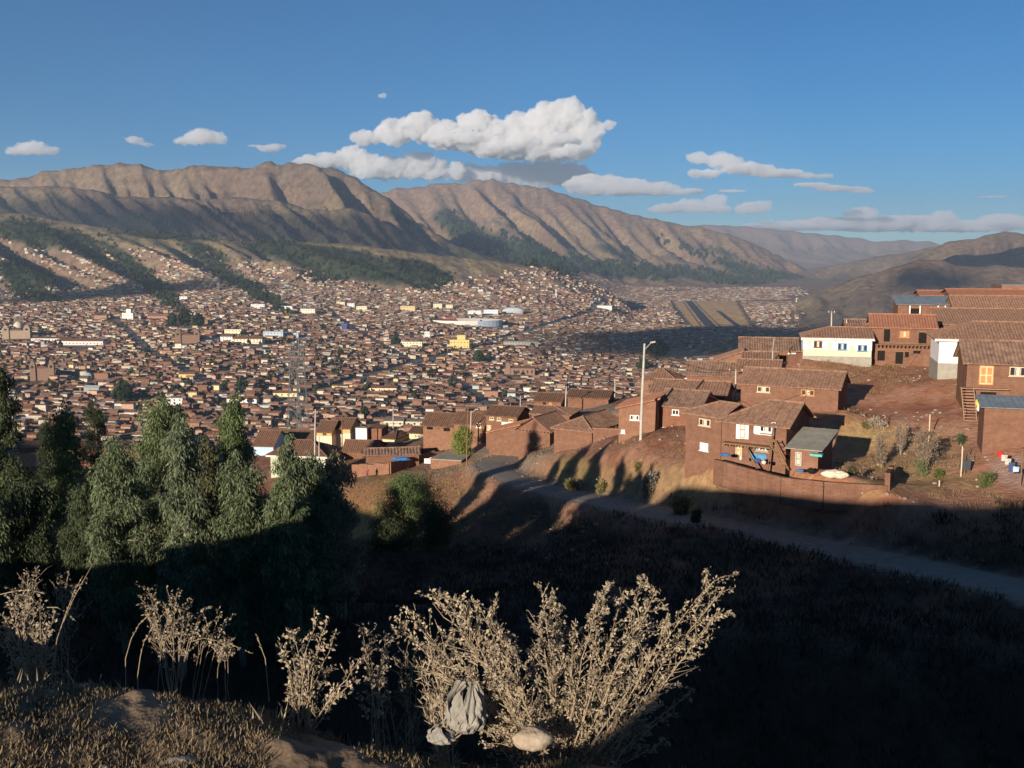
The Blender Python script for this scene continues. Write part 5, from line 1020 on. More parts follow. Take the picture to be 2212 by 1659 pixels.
wire(POLES[2], POLES[0] + np.array((0, 0, -.9)), 1.2, 'lower slack cable between the crossarm pole and the tallest pole')
wire(POLES[9], POLES[10], 2.2, 'cable over the lower left roofs to the pale green house')
wire(POLES[10], POLES[12], 1.0, 'cable from the pale green house pole to the ochre houses pole')
wire(POLES[3], POLES[4], .8, 'cable from the banded eave house pole to the pole behind the white house')
wire(POLES[0] + np.array((0, 0, -.6)), P(1655, 905, 92), .9, 'service cable from the tallest pole to the main house eave')
# lattice pylon
def pylon(x, yb, yt, Y, w_, lab):
    b_ = P(x, yb, Y); H = P(x, yt, Y)[2] - b_[2]; e = tag(empty('power_pylon', b_, .3), lab, 'pylon'); q = MB(); lv = np.linspace(0, 1, 10) ** .9
    hwid = lambda t: w_ * (1 - t * .78) / 2; C4 = [(-1, -1), (1, -1), (1, 1), (-1, 1)]
    for c in C4: q.bar((c[0] * hwid(0), c[1] * hwid(0), -6), (c[0] * hwid(1), c[1] * hwid(1), H), .12)
    q.build('legs', m_pylon, e); q = MB()
    for t0, t1 in zip(lv[:-1], lv[1:]):
        for i in range(4):
            a, b = C4[i], C4[(i + 1) % 4]; q.bar((a[0] * hwid(t0), a[1] * hwid(t0), H * t0), (b[0] * hwid(t1), b[1] * hwid(t1), H * t1), .08); q.bar((b[0] * hwid(t0), b[1] * hwid(t0), H * t0), (a[0] * hwid(t1), a[1] * hwid(t1), H * t1), .08); q.bar((a[0] * hwid(t1), a[1] * hwid(t1), H * t1), (b[0] * hwid(t1), b[1] * hwid(t1), H * t1), .07)
    q.build('bracing', m_pylon, e); q = MB()
    for t, a in ((.70, 1.0), (.82, .9), (.94, .7)):
        for s in (-1, 1): q.bar((s * .3, 0, H * t), (s * w_ * a, 0, H * t + .4), .16); q.bar((s * .3, 0, H * t + 1.6), (s * w_ * a, 0, H * t + .5), .12)
    q.build('crossarms', m_pylon, e)
m_pylon = mat('galvanised_steel', (.11, .125, .13), (.16, .175, .18), rough=.5, spec=.4)
pylon(637, 940, 745, 330, 5.4, 'left of two close steel lattice pylons standing over the near town')
pylon(655, 945, 730, 345, 5.0, 'right of two close steel lattice pylons standing over the near town')
# ---------------- eucalyptus trees ----------------
def mixcol(n, a, b, k=.35): t = rng.random((n, 1)); return np.array(a) * (1 - t) + np.array(b) * t
def leafmat(name, tr=.25):
    m = mat(name, None, attr=True, scale=2.0, amount=.25, rough=.7, spec=.25, translucent=0); n = m.node_tree; b = n.nodes['Principled BSDF']
    t = n.nodes.new('ShaderNodeBsdfTranslucent'); x = n.nodes.new('ShaderNodeMixShader'); x.inputs[0].default_value = tr
    n.links.new(b.inputs['Base Color'].links[0].from_socket, t.inputs[0]); n.links.new(b.outputs[0], x.inputs[1]); n.links.new(t.outputs[0], x.inputs[2]); n.links.new(x.outputs[0], n.nodes['Material Output'].inputs[0]); return m
m_leaf = leafmat('eucalyptus_leaves'); m_dry = leafmat('dusty_dry_leaves', .12); m_bark = mat('peeling_bark', (.20, .15, .11), (.34, .28, .22), scale=4, stretch=(1, 1, .25), bump=.4)
def leaves_mesh(name, C_, D_, Ln, Wd, col, parent, m, fold=.0):
    """kite shaped leaves: centre C, direction D, length Ln, width Wd"""
    n = len(C_); D_ = D_ / (np.linalg.norm(D_, axis=1, keepdims=True) + 1e-9); R_ = rng.normal(size=(n, 3)); S_ = np.cross(D_, R_); S_ /= np.linalg.norm(S_, axis=1, keepdims=True) + 1e-9; N_ = np.cross(S_, D_)
    Ln = np.asarray(Ln)[:, None]; Wd = np.asarray(Wd)[:, None]
    V = np.stack([C_, C_ + D_ * Ln * .4 + S_ * Wd + N_ * Wd * fold, C_ + D_ * Ln + N_ * Ln * .12, C_ + D_ * Ln * .4 - S_ * Wd + N_ * Wd * fold], 1).reshape(-1, 3)
    return npmesh(name, V, np.arange(n * 4).reshape(-1, 4), m, parent, col=np.repeat(col, 4, 0))
def eucalypt(x, yt, hw, Y, lab, dens=1.0, ca=(.055, .078, .040), cb=(.13, .145, .09), leaf=.30, top=.55, name='eucalyptus_tree', round_=False, nleaf=9500, droop=1.0):
    tp = P(x, yt, Y); X = tp[0]; zb = gz(X, Y) if Y < 300 else tp[2] - 12; Ht = tp[2] - zb; R = hw * S22 / F * Y * (1 if round_ else .84)
    e = tag(empty(name, (X, Y, zb)), lab, 'tree', None if name != 'eucalyptus_tree' else 'eucalyptus trees of the grove'); r_ = np.random.default_rng(abs(int(x * 7 + Y))); q = MB(); lean = r_.normal(0, .03, 2)
    trunk = lambda t: np.array((lean[0] * Ht * t + .12 * sin(t * 7 + x), lean[1] * Ht * t + .1 * cos(t * 6 + x), Ht * t)); tr = .018 * Ht
    q.tube([trunk(t) - np.array((0, 0, .5 if t == 0 else 0)) for t in np.linspace(0, .96, 12)], [tr * (1 - .88 * t) for t in np.linspace(0, 1, 12)], 7)
    if not round_: z0 = .12
    else: z0 = .08
    C_ = []; D_ = []; nb_ = int(34 * dens + 8); tot = int(nleaf * dens * 1.7); lm = MB(); clus = []
    for i in range(nb_):
        t = z0 + (1 - z0) * ((i + r_.random()) / nb_) ** .9 * .98; a = i * 2.4 + r_.normal(0, .4)
        prof = (sin(pi * min(1, .12 + t * .88)) ** .55 if round_ else (min(1.0, .62 + t * .9) if t < .5 else 1.0 - ((t - .5) / .54) ** 2.5 * .78)) * r_.uniform(.55, 1.18)
        L = R * prof; p0 = trunk(t * .96); up = r_.uniform(.25, .7) * L; p1 = p0 + np.array((cos(a) * L * .55, sin(a) * L * .55, up * .75)); p2 = p0 + np.array((cos(a) * L, sin(a) * L, up * .9))
        lm.tube([p0, p1, p2], [tr * .30 * (1 - t * .6), tr * .16, .012], 4, cap=False)
        for k in range(5):
            f = .3 + .7 * (k + r_.random()) / 5; c0 = p0 * (1 - f) ** 2 + 2 * p1 * f * (1 - f) + p2 * f * f; clus.append((c0 + r_.normal(0, .14 * R, 3) * np.array((1, 1, .7)), max(.22, .32 * R * r_.uniform(.7, 1.3))))
    clus += [(trunk(.96 + .02 * k) + r_.normal(0, .07 * R, 3), .16 * R + .1) for k in range(4)]
    wts = np.array([c[1] ** 2 for c in clus]); wts /= wts.sum(); ci = r_.choice(len(clus), tot, p=wts); cc = np.array([c[0] for c in clus])[ci]; cs = np.array([c[1] for c in clus])[ci]
    g_ = r_.normal(size=(tot, 3)); g_ /= np.linalg.norm(g_, axis=1, keepdims=True); rad = cs * r_.random(tot) ** .45
    C_ = cc + g_ * rad[:, None] * np.array((1, 1, 1.25)); D_ = g_ * .55 + r_.normal(0, .35, (tot, 3)) + np.array((0, 0, -1.1 * droop))
    tone = mixcol(tot, ca, cb) * np.array((1.5, 1.52, 1.32)) * r_.uniform(.75, 1.25, (len(clus), 1))[ci]; s_ = leaf * r_.uniform(.6, 1.25, tot)
    leaves_mesh('crown', C_, D_, s_, s_ * .13, tone, e, m_leaf); q.build('trunk', m_bark, e, True); lm.build('limbs', m_bark, e)
    return e
eucalypt(-6, 772, 54, 71, 'dark eucalyptus at the left edge reaching up over the town roofs', nleaf=13000, ca=(.03, .045, .02), cb=(.07, .085, .04))
eucalypt(-30, 1060, 70, 64, 'low green eucalyptus cut by the left edge beneath the tall one')
eucalypt(150, 880, 58, 76, 'olive green eucalyptus between the left edge tree and the grove', ca=(.05, .07, .025), cb=(.10, .12, .05))
eucalypt(116, 905, 36, 118, 'tree with foliage darkened for shade behind the olive green eucalyptus, on its left', ca=(.02, .03, .015), cb=(.04, .05, .025))  # leaf colours darkened in place of cast shade
eucalypt(215, 866, 36, 125, 'tree darkened for shade, with tall narrow top behind the grove, right of the olive one', ca=(.02, .03, .015), cb=(.04, .05, .025))  # leaves dark here as well, shade put into the colour
eucalypt(247, 955, 74, 58, 'grey green eucalyptus lit down to a sharp shadow line, left of two', nleaf=13000)
eucalypt(352, 868, 72, 67, 'tall bright topped eucalyptus behind the pair with the sharp shadow line', nleaf=12000, ca=(.06, .085, .035), cb=(.13, .15, .08))
eucalypt(374, 915, 60, 56, 'narrow grey green eucalyptus lit lowest of all, right of two', nleaf=12000, ca=(.065, .085, .05), cb=(.15, .165, .11))
eucalypt(503, 856, 52, 67, 'slim eucalyptus with a nodding top standing highest in the grove centre', ca=(.06, .085, .035), cb=(.12, .145, .07))
eucalypt(512, 988, 68, 57, 'broad eucalyptus in front of the slim nodding one', nleaf=12000)
eucalypt(585, 1035, 60, 57, 'eucalyptus between the broad one and the one with the thin spire', nleaf=9000)
eucalypt(634, 955, 50, 56, 'eucalyptus with a thin dark spire in front of the pale green house', nleaf=9000)
eucalypt(680, 990, 60, 60, 'grey green eucalyptus just right of the thin spired one', nleaf=10000)
eucalypt(735, 985, 50, 62, 'sparse brownish eucalyptus at the right end of the grove', dens=.55, ca=(.10, .085, .06), cb=(.20, .17, .13))
eucalypt(300, 1010, 56, 63, 'eucalyptus half hidden between the two with the sharp shadow line')
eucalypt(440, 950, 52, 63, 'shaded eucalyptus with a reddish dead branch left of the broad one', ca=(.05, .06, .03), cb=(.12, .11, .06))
eucalypt(190, 1050, 60, 64, 'eucalyptus below the olive green one, foliage darkened for shade', ca=(.03, .045, .02), cb=(.06, .07, .04))  # darker copy of the grove leaf colours, painted shade
eucalypt(70, 1040, 64, 66, 'eucalyptus right of the left edge tree, foliage darkened for shade', ca=(.03, .045, .02), cb=(.06, .07, .04))  # same darkened leaf colours, painted shade
eucalypt(884, 1033, 62, 101, 'round bushy tree alone on the slope, with a sunlit top', round_=True, nleaf=13000, leaf=.26, ca=(.045, .07, .03), cb=(.10, .13, .06), name='bushy_tree')
eucalypt(835, 1130, 40, 97, 'bush darkened for shade left of the round bushy tree', round_=True, nleaf=5000, ca=(.03, .04, .02), cb=(.06, .07, .035), name='bushy_tree')  # bush leaf colours darkened to paint shade
eucalypt(940, 1100, 46, 96, 'bush darkened for shade right of the round bushy tree', round_=True, nleaf=5000, ca=(.03, .04, .02), cb=(.06, .07, .035), name='bushy_tree')  # bush leaf colours darkened to paint shade, as on the left
eucalypt(1000, 926, 22, 156, 'small bright green tree behind the thin wooden pole', round_=True, nleaf=5000, leaf=.35, ca=(.10, .12, .03), cb=(.18, .19, .06), name='garden_tree')
eucalypt(1760, 752, 9, 137, 'yellowish bush in front of the whitewashed house', round_=True, nleaf=900, leaf=.3, ca=(.16, .13, .04), cb=(.25, .20, .08), name='garden_bush')
eucalypt(322, 925, 46, 70, 'dim eucalyptus added left behind the tall bright topped one to shade the bank', ca=(.05, .07, .03), cb=(.10, .12, .06))  # extra tree, added so its shadow fills a gap on the bank
eucalypt(545, 960, 40, 74, 'shade casting eucalyptus added behind the broad one, right of the slim nodding one')  # another extra tree, added for its shadow on the bank
# shrubs and agaves of the bank and the slope
def shrub(x, yb, hwpx, hpx, Y, lab, ca, cb, n=1500, leaf=.16, stems=7, lift=.25, name='dry_shrub', up=.6):
    b_ = P(x, yb, Y); g = gz(b_[0], Y); k = S22 / F * Y; R = hwpx * k; H = hpx * k; b_[2] = g; e = tag(empty(name, b_), lab, 'shrub', 'shrubs of the slope'); r_ = np.random.default_rng(int(x)); q = MB(); cl = []
    for i in range(stems):
        a = r_.uniform(0, 2 * pi); rr = R * r_.uniform(.15, .8); t1 = np.array((cos(a) * rr, sin(a) * rr * .8, H * r_.uniform(.7, 1))); q.tube([(0, 0, -.2), t1 * np.array((.35, .35, .5)), t1], [.04, .03, .012], 5)
        for f in np.linspace(lift, 1, 6): cl.append(t1 * np.array((f, f, f ** .9)) + r_.normal(0, R * .16, 3))
    cl = np.array(cl); ci = r_.integers(0, len(cl), n); g_ = r_.normal(size=(n, 3)); C_ = cl[ci] + g_ * R * .13; s_ = leaf * r_.uniform(.6, 1.3, n)
    leaves_mesh('foliage', C_, g_ + np.array((0, 0, up)), s_, s_ * .22, mixcol(n, ca, cb) * r_.uniform(.75, 1.2, (len(cl), 1))[ci], e, m_leaf); q.build('stems', m_bark, e)
PAL = ((.20, .15, .10), (.36, .28, .21)); GRN = ((.08, .11, .03), (.17, .19, .07)); OLV = ((.16, .14, .05), (.28, .23, .09))
shrub(1401, 1017, 21, 52, 100, 'grey spiky agave like shrub on the bank before the pole', (.16, .15, .11), (.33, .31, .25), 2200, .28, 8, .1, up=.9)
shrub(1905, 985, 24, 75, 92, 'pale leafless shrub, left of three on the slope right of the shack', *PAL, 1800)
shrub(1946, 965, 18, 72, 96, 'pale narrow shrub, middle of three on the slope right of the shack', *PAL, 1500)
shrub(1999, 1012, 32, 100, 88, 'tallest pale shrub with bare white stems, right of three on the slope', *PAL, 3000, lift=.45)
shrub(1993, 1000, 20, 40, 87.5, 'green shrub clinging to the tallest pale shrub', (.12, .15, .06), (.25, .27, .13), 1000)
shrub(2126, 1046, 22, 30, 82, 'yellow green round bush near the bottom right of the slope', *GRN, 2200, .16, 14, .0)
shrub(2078, 915, 11, 22, 95, 'small dark green bush beside the outdoor stairs', (.05, .08, .03), (.10, .13, .06), 900)
shrub(2028, 1012, 14, 18, 87, 'low green bush right of the tallest pale shrub', *GRN, 900)
shrub(1890, 935, 22, 10, 104, 'pile of pale cut brush on the bare red slope', (.30, .23, .17), (.44, .35, .27), 1500, .3, 12, 0.0, 'brush_pile')
shrub(1235, 1003, 22, 18, 112, 'yellow green tuft on the bank edge under the pyramid roofed house', *OLV, 1500, .3, 10, .0)
shrub(1300, 1010, 16, 16, 108, 'olive tuft on the bank right of the yellow green one', *OLV, 1000, .3, 10, .0)
shrub(1380, 985, 12, 12, 104, 'small olive tuft just left of the agave like shrub', *OLV, 700, .25, 8, .0)
shrub(1472, 1055, 26, 34, 92, 'large yellow olive bush on the bank below the two storey wing', *OLV, 2600, .28, 14, .0)
shrub(1505, 1080, 14, 26, 88, 'dark olive bush at the lower edge of the lit bank', (.07, .08, .03), (.14, .14, .06), 1200, .25, 10, .0)
shrub(1170, 945, 24, 11, 138, 'row of low green cactus before the gabled house by the road', (.09, .11, .06), (.2, .21, .13), 1500, .25, 12, .0)
shrub(1105, 948, 9, 14, 143, 'dark reddish bush beside the low red roofed wall', (.07, .04, .03), (.14, .08, .06), 700, .2)
shrub(1842, 1018, 10, 16, 84, 'small dark bush above the yard wall right of the shack', (.06, .07, .03), (.12, .12, .06), 700, .15)
shrub(2096, 960, 10, 12, 89, 'pinkish dry weed in the middle of the lower right slope', (.22, .15, .11), (.36, .26, .2), 500, .15)
shrub(1870, 925, 16, 8, 104, 'flat yellow green weed patch left of the brush pile foot', *OLV, 700, .2, 10, 0)
# ---------------- ground cover of the slope and ravine ----------------
def tufts(name, n, region, Yr, hgt, ca, cb, lab, blades=7, wd=.012, clump=.12, cond=None):
    X = []; Y = []; Zg = []; tries = 0
    while len(X) < n and tries < n * 40:
        tries += 1; Yc = math.sqrt(rng.uniform(Yr[0] ** 2, Yr[1] ** 2)); u = rng.uniform(region[0], region[1]); Xc = u * Yc
        z = gz(Xc, Yc)
        if cond and not cond(Xc, Yc, z): continue
        X.append(Xc); Y.append(Yc); Zg.append(z)
    B = np.repeat(np.stack([X, Y, Zg], 1), blades, 0); m = len(B); B[:, :2] += rng.normal(0, clump, (m, 2)); D = rng.normal(0, .38, (m, 3)); D[:, 2] = 1; h = rng.uniform(hgt[0], hgt[1], m)
    return tag(leaves_mesh(name, B - np.array((0, 0, .01)), D, h, np.full(m, wd) * h / hgt[1], mixcol(m, ca, cb), None, m_dry), lab, 'grass', kind='stuff')
def offroad(X, Y, z, w_=3.2):
    p = np.array((X, Y)); 
    for a, b in zip(ROAD[:-1], ROAD[1:]):
        d = b[:2] - a[:2]; t = min(max(((p - a[:2]) @ d) / (d @ d), 0), 1)
        if np.hypot(*(p - a[:2] - d * t)) < w_: return False
    return True
def slopeq(X, Y, z):
    if not offroad(X, Y, z): return False
    return float(fbm(X / 7, Y / 7, 201, 3)) > .53
tufts('dry_grass', 2600, (-.15, .56), (70, 135), (.18, .5), (.19, .13, .06), (.32, .22, .11), 'dry yellow grass tufts on the red bank and slope', 8, .03, .25, slopeq)
tufts('field_grass', 2600, (-.2, .0), (95, 150), (.15, .35), (.30, .20, .08), (.42, .28, .11), 'dry golden grass of the small field', 7, .03, .3, lambda X, Y, z: offroad(X, Y, z))
tufts('shade_dark_undergrowth', 9500, (-.55, .58), (9, 112), (.3, .8), (.012, .014, .007), (.035, .032, .02), 'weeds and grass coloured near black to deepen the ravine shade', 9, .035, .35, lambda X, Y, z: proj(X, Y, z)[1] > (1105 if X > 4 else 1190) + 60 * (float(vnoise(X / 4, Y / 4, 9)) - .5) and offroad(X, Y, z, 2.7))  # blade colours carry painted shade over ravine and lower bank
# loose stones
m_stone = mat('dusty_stone', (.20, .13, .095), (.38, .30, .24), scale=5, bump=.6, bscale=12)
def stone_mesh(n, seed):
    r_ = np.random.default_rng(seed); v = ICV * (1 + .35 * (np.array([float(fbm(p[0] * 1.3 + seed, p[1] * 1.3 + p[2], seed, 3)) for p in ICV]) - .5))[:, None]
    return v * np.array((1, .8, .6))
SM = [stone_mesh(1, s) for s in (3, 8, 15)]
def stones(name, n, u, Yr, sz, lab, cond=None):
    vs = []; fs = []; b = 0; k = 0; sub_f = ICF
    while k < n:
        Yc = math.sqrt(rng.uniform(Yr[0] ** 2, Yr[1] ** 2)); Xc = rng.uniform(*u) * Yc; z = gz(Xc, Yc)
        if cond and not cond(Xc, Yc, z): continue
        s = math.exp(rng.uniform(math.log(sz[0]), math.log(sz[1]))); a = rng.uniform(0, 6.3); v = SM[k % 3] * s; v = np.stack([v[:, 0] * cos(a) - v[:, 1] * sin(a), v[:, 0] * sin(a) + v[:, 1] * cos(a), v[:, 2]], 1) + (Xc, Yc, z + s * .15); vs.append(v); fs.append(sub_f + b); b += len(v); k += 1
    return tag(npmesh(name, np.concatenate(vs), np.concatenate(fs), m_stone), lab, 'stones', kind='stuff')
stones('rubble', 700, (.0, .55), (78, 135), (.05, .28), 'loose stones and clods scattered over the red slope', lambda X, Y, z: float(fbm(X / 5, Y / 5, 301, 3)) > .47)
stones('road_gravel', 500, (-.1, .5), (62, 150), (.04, .12), 'gravel along the edges of the dirt road', lambda X, Y, z: (not offroad(X, Y, z, 3.6)) and offroad(X, Y, z, 1.8))
# ---------------- foreground: dry dusty plants on the edge of the camera's hill ----------------
DRY = ((.25, .195, .125), (.47, .385, .27)); m_stem = mat('dry_stems', (.27, .20, .13), (.38, .30, .20), scale=40, rough=.85); m_stem_d = mat('brown_stems', (.20, .14, .09), (.30, .22, .14), scale=40)
def dryplant(name, base, tips, Y, lab, leaf=.014, dens=1.0, twigs=16, thick=.0042, group=None, bow=.18, cols=DRY, start=.25, tuft=True, fine=False, cat='dry plant'):
    r_ = np.random.default_rng(abs(int(base[0] * 13 + base[1]))); b0 = P(base[0], base[1], Y); g = gz(b0[0], Y); b0 = np.array((b0[0], Y, min(b0[2], g + .01) if abs(b0[2] - g) > .0 else b0[2])); b0[2] = g
    e = tag(empty(name, b0), lab, cat, group); q = MB(); LC = []; LD_ = []; LS = []
    for ti, tp in enumerate(tips):
        x, y = tp[:2]; dY = tp[2] if len(tp) > 2 else r_.normal(0, .10); t_ = P(x, y, Y + dY) - b0; o0 = np.array((r_.normal(0, .03), r_.normal(0, .02), -.02)); Lg = np.linalg.norm(t_)
        mid = o0 * .5 + t_ * .5 + np.array((-np.sign(t_[0]) * Lg * bow * .25, r_.normal(0, .04), Lg * bow * .15)) + r_.normal(0, .012, 3)
        crv = lambda f: o0 * (1 - f) ** 2 + 2 * mid * f * (1 - f) + t_ * f * f
        q.tube([crv(f) + r_.normal(0, .0022, 3) for f in np.linspace(0, 1, 12)], [thick * (1 - .78 * f) * r_.uniform(.9, 1.1) for f in np.linspace(0, 1, 12)], 5, cap=False)
        nt2 = int(twigs * (Lg / .5) * r_.uniform(.8, 1.2)); 
        for k in range(nt2):
            f = start + (1 - start) * (k + r_.random()) / nt2; p0 = crv(f); d = crv(min(1, f + .05)) - crv(f - .05); d /= np.linalg.norm(d) + 1e-9; a = r_.normal(size=3); a -= d * (a @ d) * .8; a /= np.linalg.norm(a)
            tl = Lg * r_.uniform(.04, .19) * (1.15 - .6 * f); dd = d * .75 + a * .75 + np.array((0, 0, .15)); dd /= np.linalg.norm(dd); p1 = p0 + dd * tl; pm = (p0 + p1) / 2 + r_.normal(0, tl * .08, 3)
            q.tube([p0, pm, p1], [thick * .38, thick * .28, thick * .16], 3, cap=False)
            nl = int((9 if not fine else 12) * dens * r_.choice([.15, .5, 1.0, 2.0], p=[.22, .28, .3, .2]))
            fs = r_.random(nl) ** .5; LC += list(p0 + (p1 - p0) * fs[:, None] + r_.normal(0, leaf * .35, (nl, 3))); v = r_.normal(size=(nl, 3)) * .9 + dd + np.array((0, 0, -.15 if not fine else .3)); LD_ += list(v); LS += list(leaf * r_.uniform(.5, 1.35, nl) * (1.6 if fine else 1))
        if tuft:   # curled heads at the tip
            nl = int(22 * dens); fs = r_.uniform(.86, 1.02, nl); LC += [crv(f) + r_.normal(0, leaf * .5, 3) for f in fs]; LD_ += list(r_.normal(size=(nl, 3)) + np.array((0, 0, .5))); LS += list(leaf * r_.uniform(.7, 1.5, nl))
    n = len(LC); LC = np.array(LC); LD_ = np.array(LD_); LS = np.array(LS)
    leaves_mesh('dried_leaves', LC, LD_, LS, LS * (.30 if not fine else .07), mixcol(n, *cols), e, m_dry, fold=.5); q.build('stems', m_stem, e); return e
Z5 = lambda x, y: (545.2 + x * .4842, 1226.7 + y * .4842)
Z6 = lambda x, y: (x * .3081, 1207.3 + y * .3081)
dryplant('dry_bush', Z5(1385, 745), [Z5(*t) for t in [(800,98),(640,235),(690,195),(850,110),(905,135),(1010,165),(1050,190),(1140,290),(850,290),(960,440),(1290,98),(1330,150),(1365,175),(1275,245),(1390,260),(1440,290),(1480,285),(1545,140),(1570,105),(1650,130),(1740,60),(1800,105),(1760,160),(1780,245),
    (2060,52),(2095,105),(2080,200),(2040,240),(1900,300),(1850,260),(1160,360),(1040,330),(1240,400),(1600,330),(1700,330),(1010,580),(1050,660),(1120,520),(930,300)]], 3.05, 'largest dusty dry bush fanning out right of centre, its left side sunlit', twigs=20, dens=1.6, leaf=.0120, thick=.0036, bow=.07)
dryplant('dry_bush', Z5(1450, 790), [Z5(*t) for t in [(1950,560),(1850,470),(1880,640),(1800,580),(1700,520),(1830,780),(1640,640),(1560,600),(1750,700)]], 2.95, 'lower right brush beside the largest dusty bush, leaves darkened for shade', twigs=14, cols=((.20, .15, .10), (.32, .25, .17)))  # darker copy of the dry leaf colours, painted shade
dryplant('dry_bush', Z5(880, 520), [Z5(*t) for t in [(790,350),(840,330),(760,420),(870,400),(830,440),(750,480)]], 3.15, 'small spiky narrow leaved plant above the plastic bag', leaf=.022, fine=True, twigs=12)
dryplant('dry_bush', Z5(235, 665), [Z5(*t) for t in [(180,285),(160,295),(120,335),(290,228),(335,240),(375,292),(470,425),(475,500),(145,390),(230,420),(345,440),(390,560),(260,380),(310,330),(200,470)]], 3.2, 'upright dusty bush standing left of the plastic bag', twigs=13, thick=.0038, dens=.8)
dryplant('dry_bush', Z5(560, 620), [Z5(*t) for t in [(490,278),(520,275),(600,298),(590,380),(500,360),(560,450)]], 3.5, 'thin dry plant with curled tips between the upright bush and the largest one', twigs=7, thick=.003, start=.55)
dryplant('dry_bush', Z6(220, 655), [Z6(*t) for t in [(60,285),(100,260),(180,268),(285,290),(380,368),(0,380),(30,450),(240,370),(320,400),(320,520),(-40,420),(150,380),(200,430),(345,470),(-60,520),(40,560),(260,470),(120,430)]], 3.75, 'dense dusty bush at the left edge', twigs=13, thick=.0036, dens=.7)
dryplant('dry_bush', Z6(160, 500), [Z6(*t) for t in [(240,85),(200,100),(110,220),(170,160),(260,110)]], 4.1, 'feathery arching plume rising behind the left edge bush', twigs=12, leaf=.010, thick=.0022, start=.5, dens=.7)
dryplant('dry_bush', Z6(1215, 900), [Z6(*t) for t in [(1035,205),(1010,290),(1070,250),(1240,232),(1210,260),(1300,305),(1335,380),(1045,390),(1110,505),(1160,320),(1280,450),(1190,400)]], 3.7, 'dry plant on a bare stalk with a wide sunlit head above dark ground', twigs=10, thick=.0024, start=.62, dens=.7, leaf=.011)
dryplant('dry_bush', Z6(1290, 860), [Z6(*t) for t in [(1410,368),(1435,480),(1380,450),(1540,385),(1575,425),(1480,440)]], 3.6, 'dry plant with two small heads right of the bare stalked one', twigs=8, thick=.0022, start=.68, dens=.7, leaf=.011)
dryplant('dry_bush', Z6(1560, 900), [Z6(*t) for t in [(1600,570),(1545,600),(1575,590)]], 3.5, 'lone curled seed head on a thin stalk between the left bushes', twigs=9, thick=.0024, start=.8)
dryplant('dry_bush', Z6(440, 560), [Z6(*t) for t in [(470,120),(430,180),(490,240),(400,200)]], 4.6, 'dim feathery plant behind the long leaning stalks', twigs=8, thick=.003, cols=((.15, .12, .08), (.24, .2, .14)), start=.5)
dryplant('dry_bush', Z5(700, 640), [Z5(*t) for t in [(680,380),(720,370),(650,460),(740,450),(600,540),(690,500),(560,560)]], 3.7, 'bush behind the upright dusty one, leaves darkened for shade', twigs=10, cols=((.10, .08, .055), (.17, .14, .10)), start=.3)  # dry leaf colours darkened further, painted shade
for (bx, by, pts, Y, lab) in [(340, 650, [(400, 560), (450, 430), (520, 270), (650, 35)], 3.7, 'longest leaning grass stalk beside the left edge bush'), (345, 650, [(405, 545), (455, 400), (520, 230), (582, 118)], 3.72, 'second leaning grass stalk with a small seed head'),
    (870, 830, [(880, 700), (920, 560), (975, 460), (1045, 388)], 3.5, 'curved thin stalk, left of two rising from a tuft'), (960, 990, [(965, 820), (985, 680), (1010, 580), (1072, 478)], 3.3, 'curved thin stalk, right of two rising from a tuft'),
    (1250, 650, [(1320, 585), (1430, 555), (1600, 590), (1765, 662)], 3.6, 'arching thin stalk bending over to the right'), (1880, 790, [(1860, 700), (1830, 620), (1803, 540)], 3.6, 'short straight stalk left of the upright dusty bush'),
    (0, 250, [(120, 222), (220, 222), (310, 240)], 4.0, 'nearly level thin stalk over the left edge bush'), (330, 340, [(400, 340), (460, 370), (520, 428)], 3.9, 'short drooping stalk crossing the leaning stalks')]:
    W_ = [P(*Z6(bx, by), Y)] + [P(*Z6(*p), Y) for p in pts]; o0 = W_[0].copy(); W_ = [p - o0 for p in W_]; W_[0] = W_[0] - np.array((0, 0, .12)) if by > 600 else W_[0]
    q = MB(); q.tube(W_, [.0020, .0018, .0016, .0013, .0008][:len(W_)], 5); e = empty('grass_stalk', o0); tag(e, lab, 'grass stalk'); q.build('stem', m_stem, e)
    n = 26; k = rng.uniform(.55, 1, n) * (len(W_) - 1); ks = np.minimum(k.astype(int), len(W_) - 2); C_ = np.array([W_[i] * (1 - (f - i)) + W_[i + 1] * (f - i) for i, f in zip(ks, k)]); D_ = np.array([W_[i + 1] - W_[i] for i in ks]); D_ = D_ / np.linalg.norm(D_, axis=1, keepdims=True) + rng.normal(0, .25, (n, 3))
    leaves_mesh('seed_head', C_, D_, np.full(n, .012), np.full(n, .0022), mixcol(n, *DRY), e, m_dry)
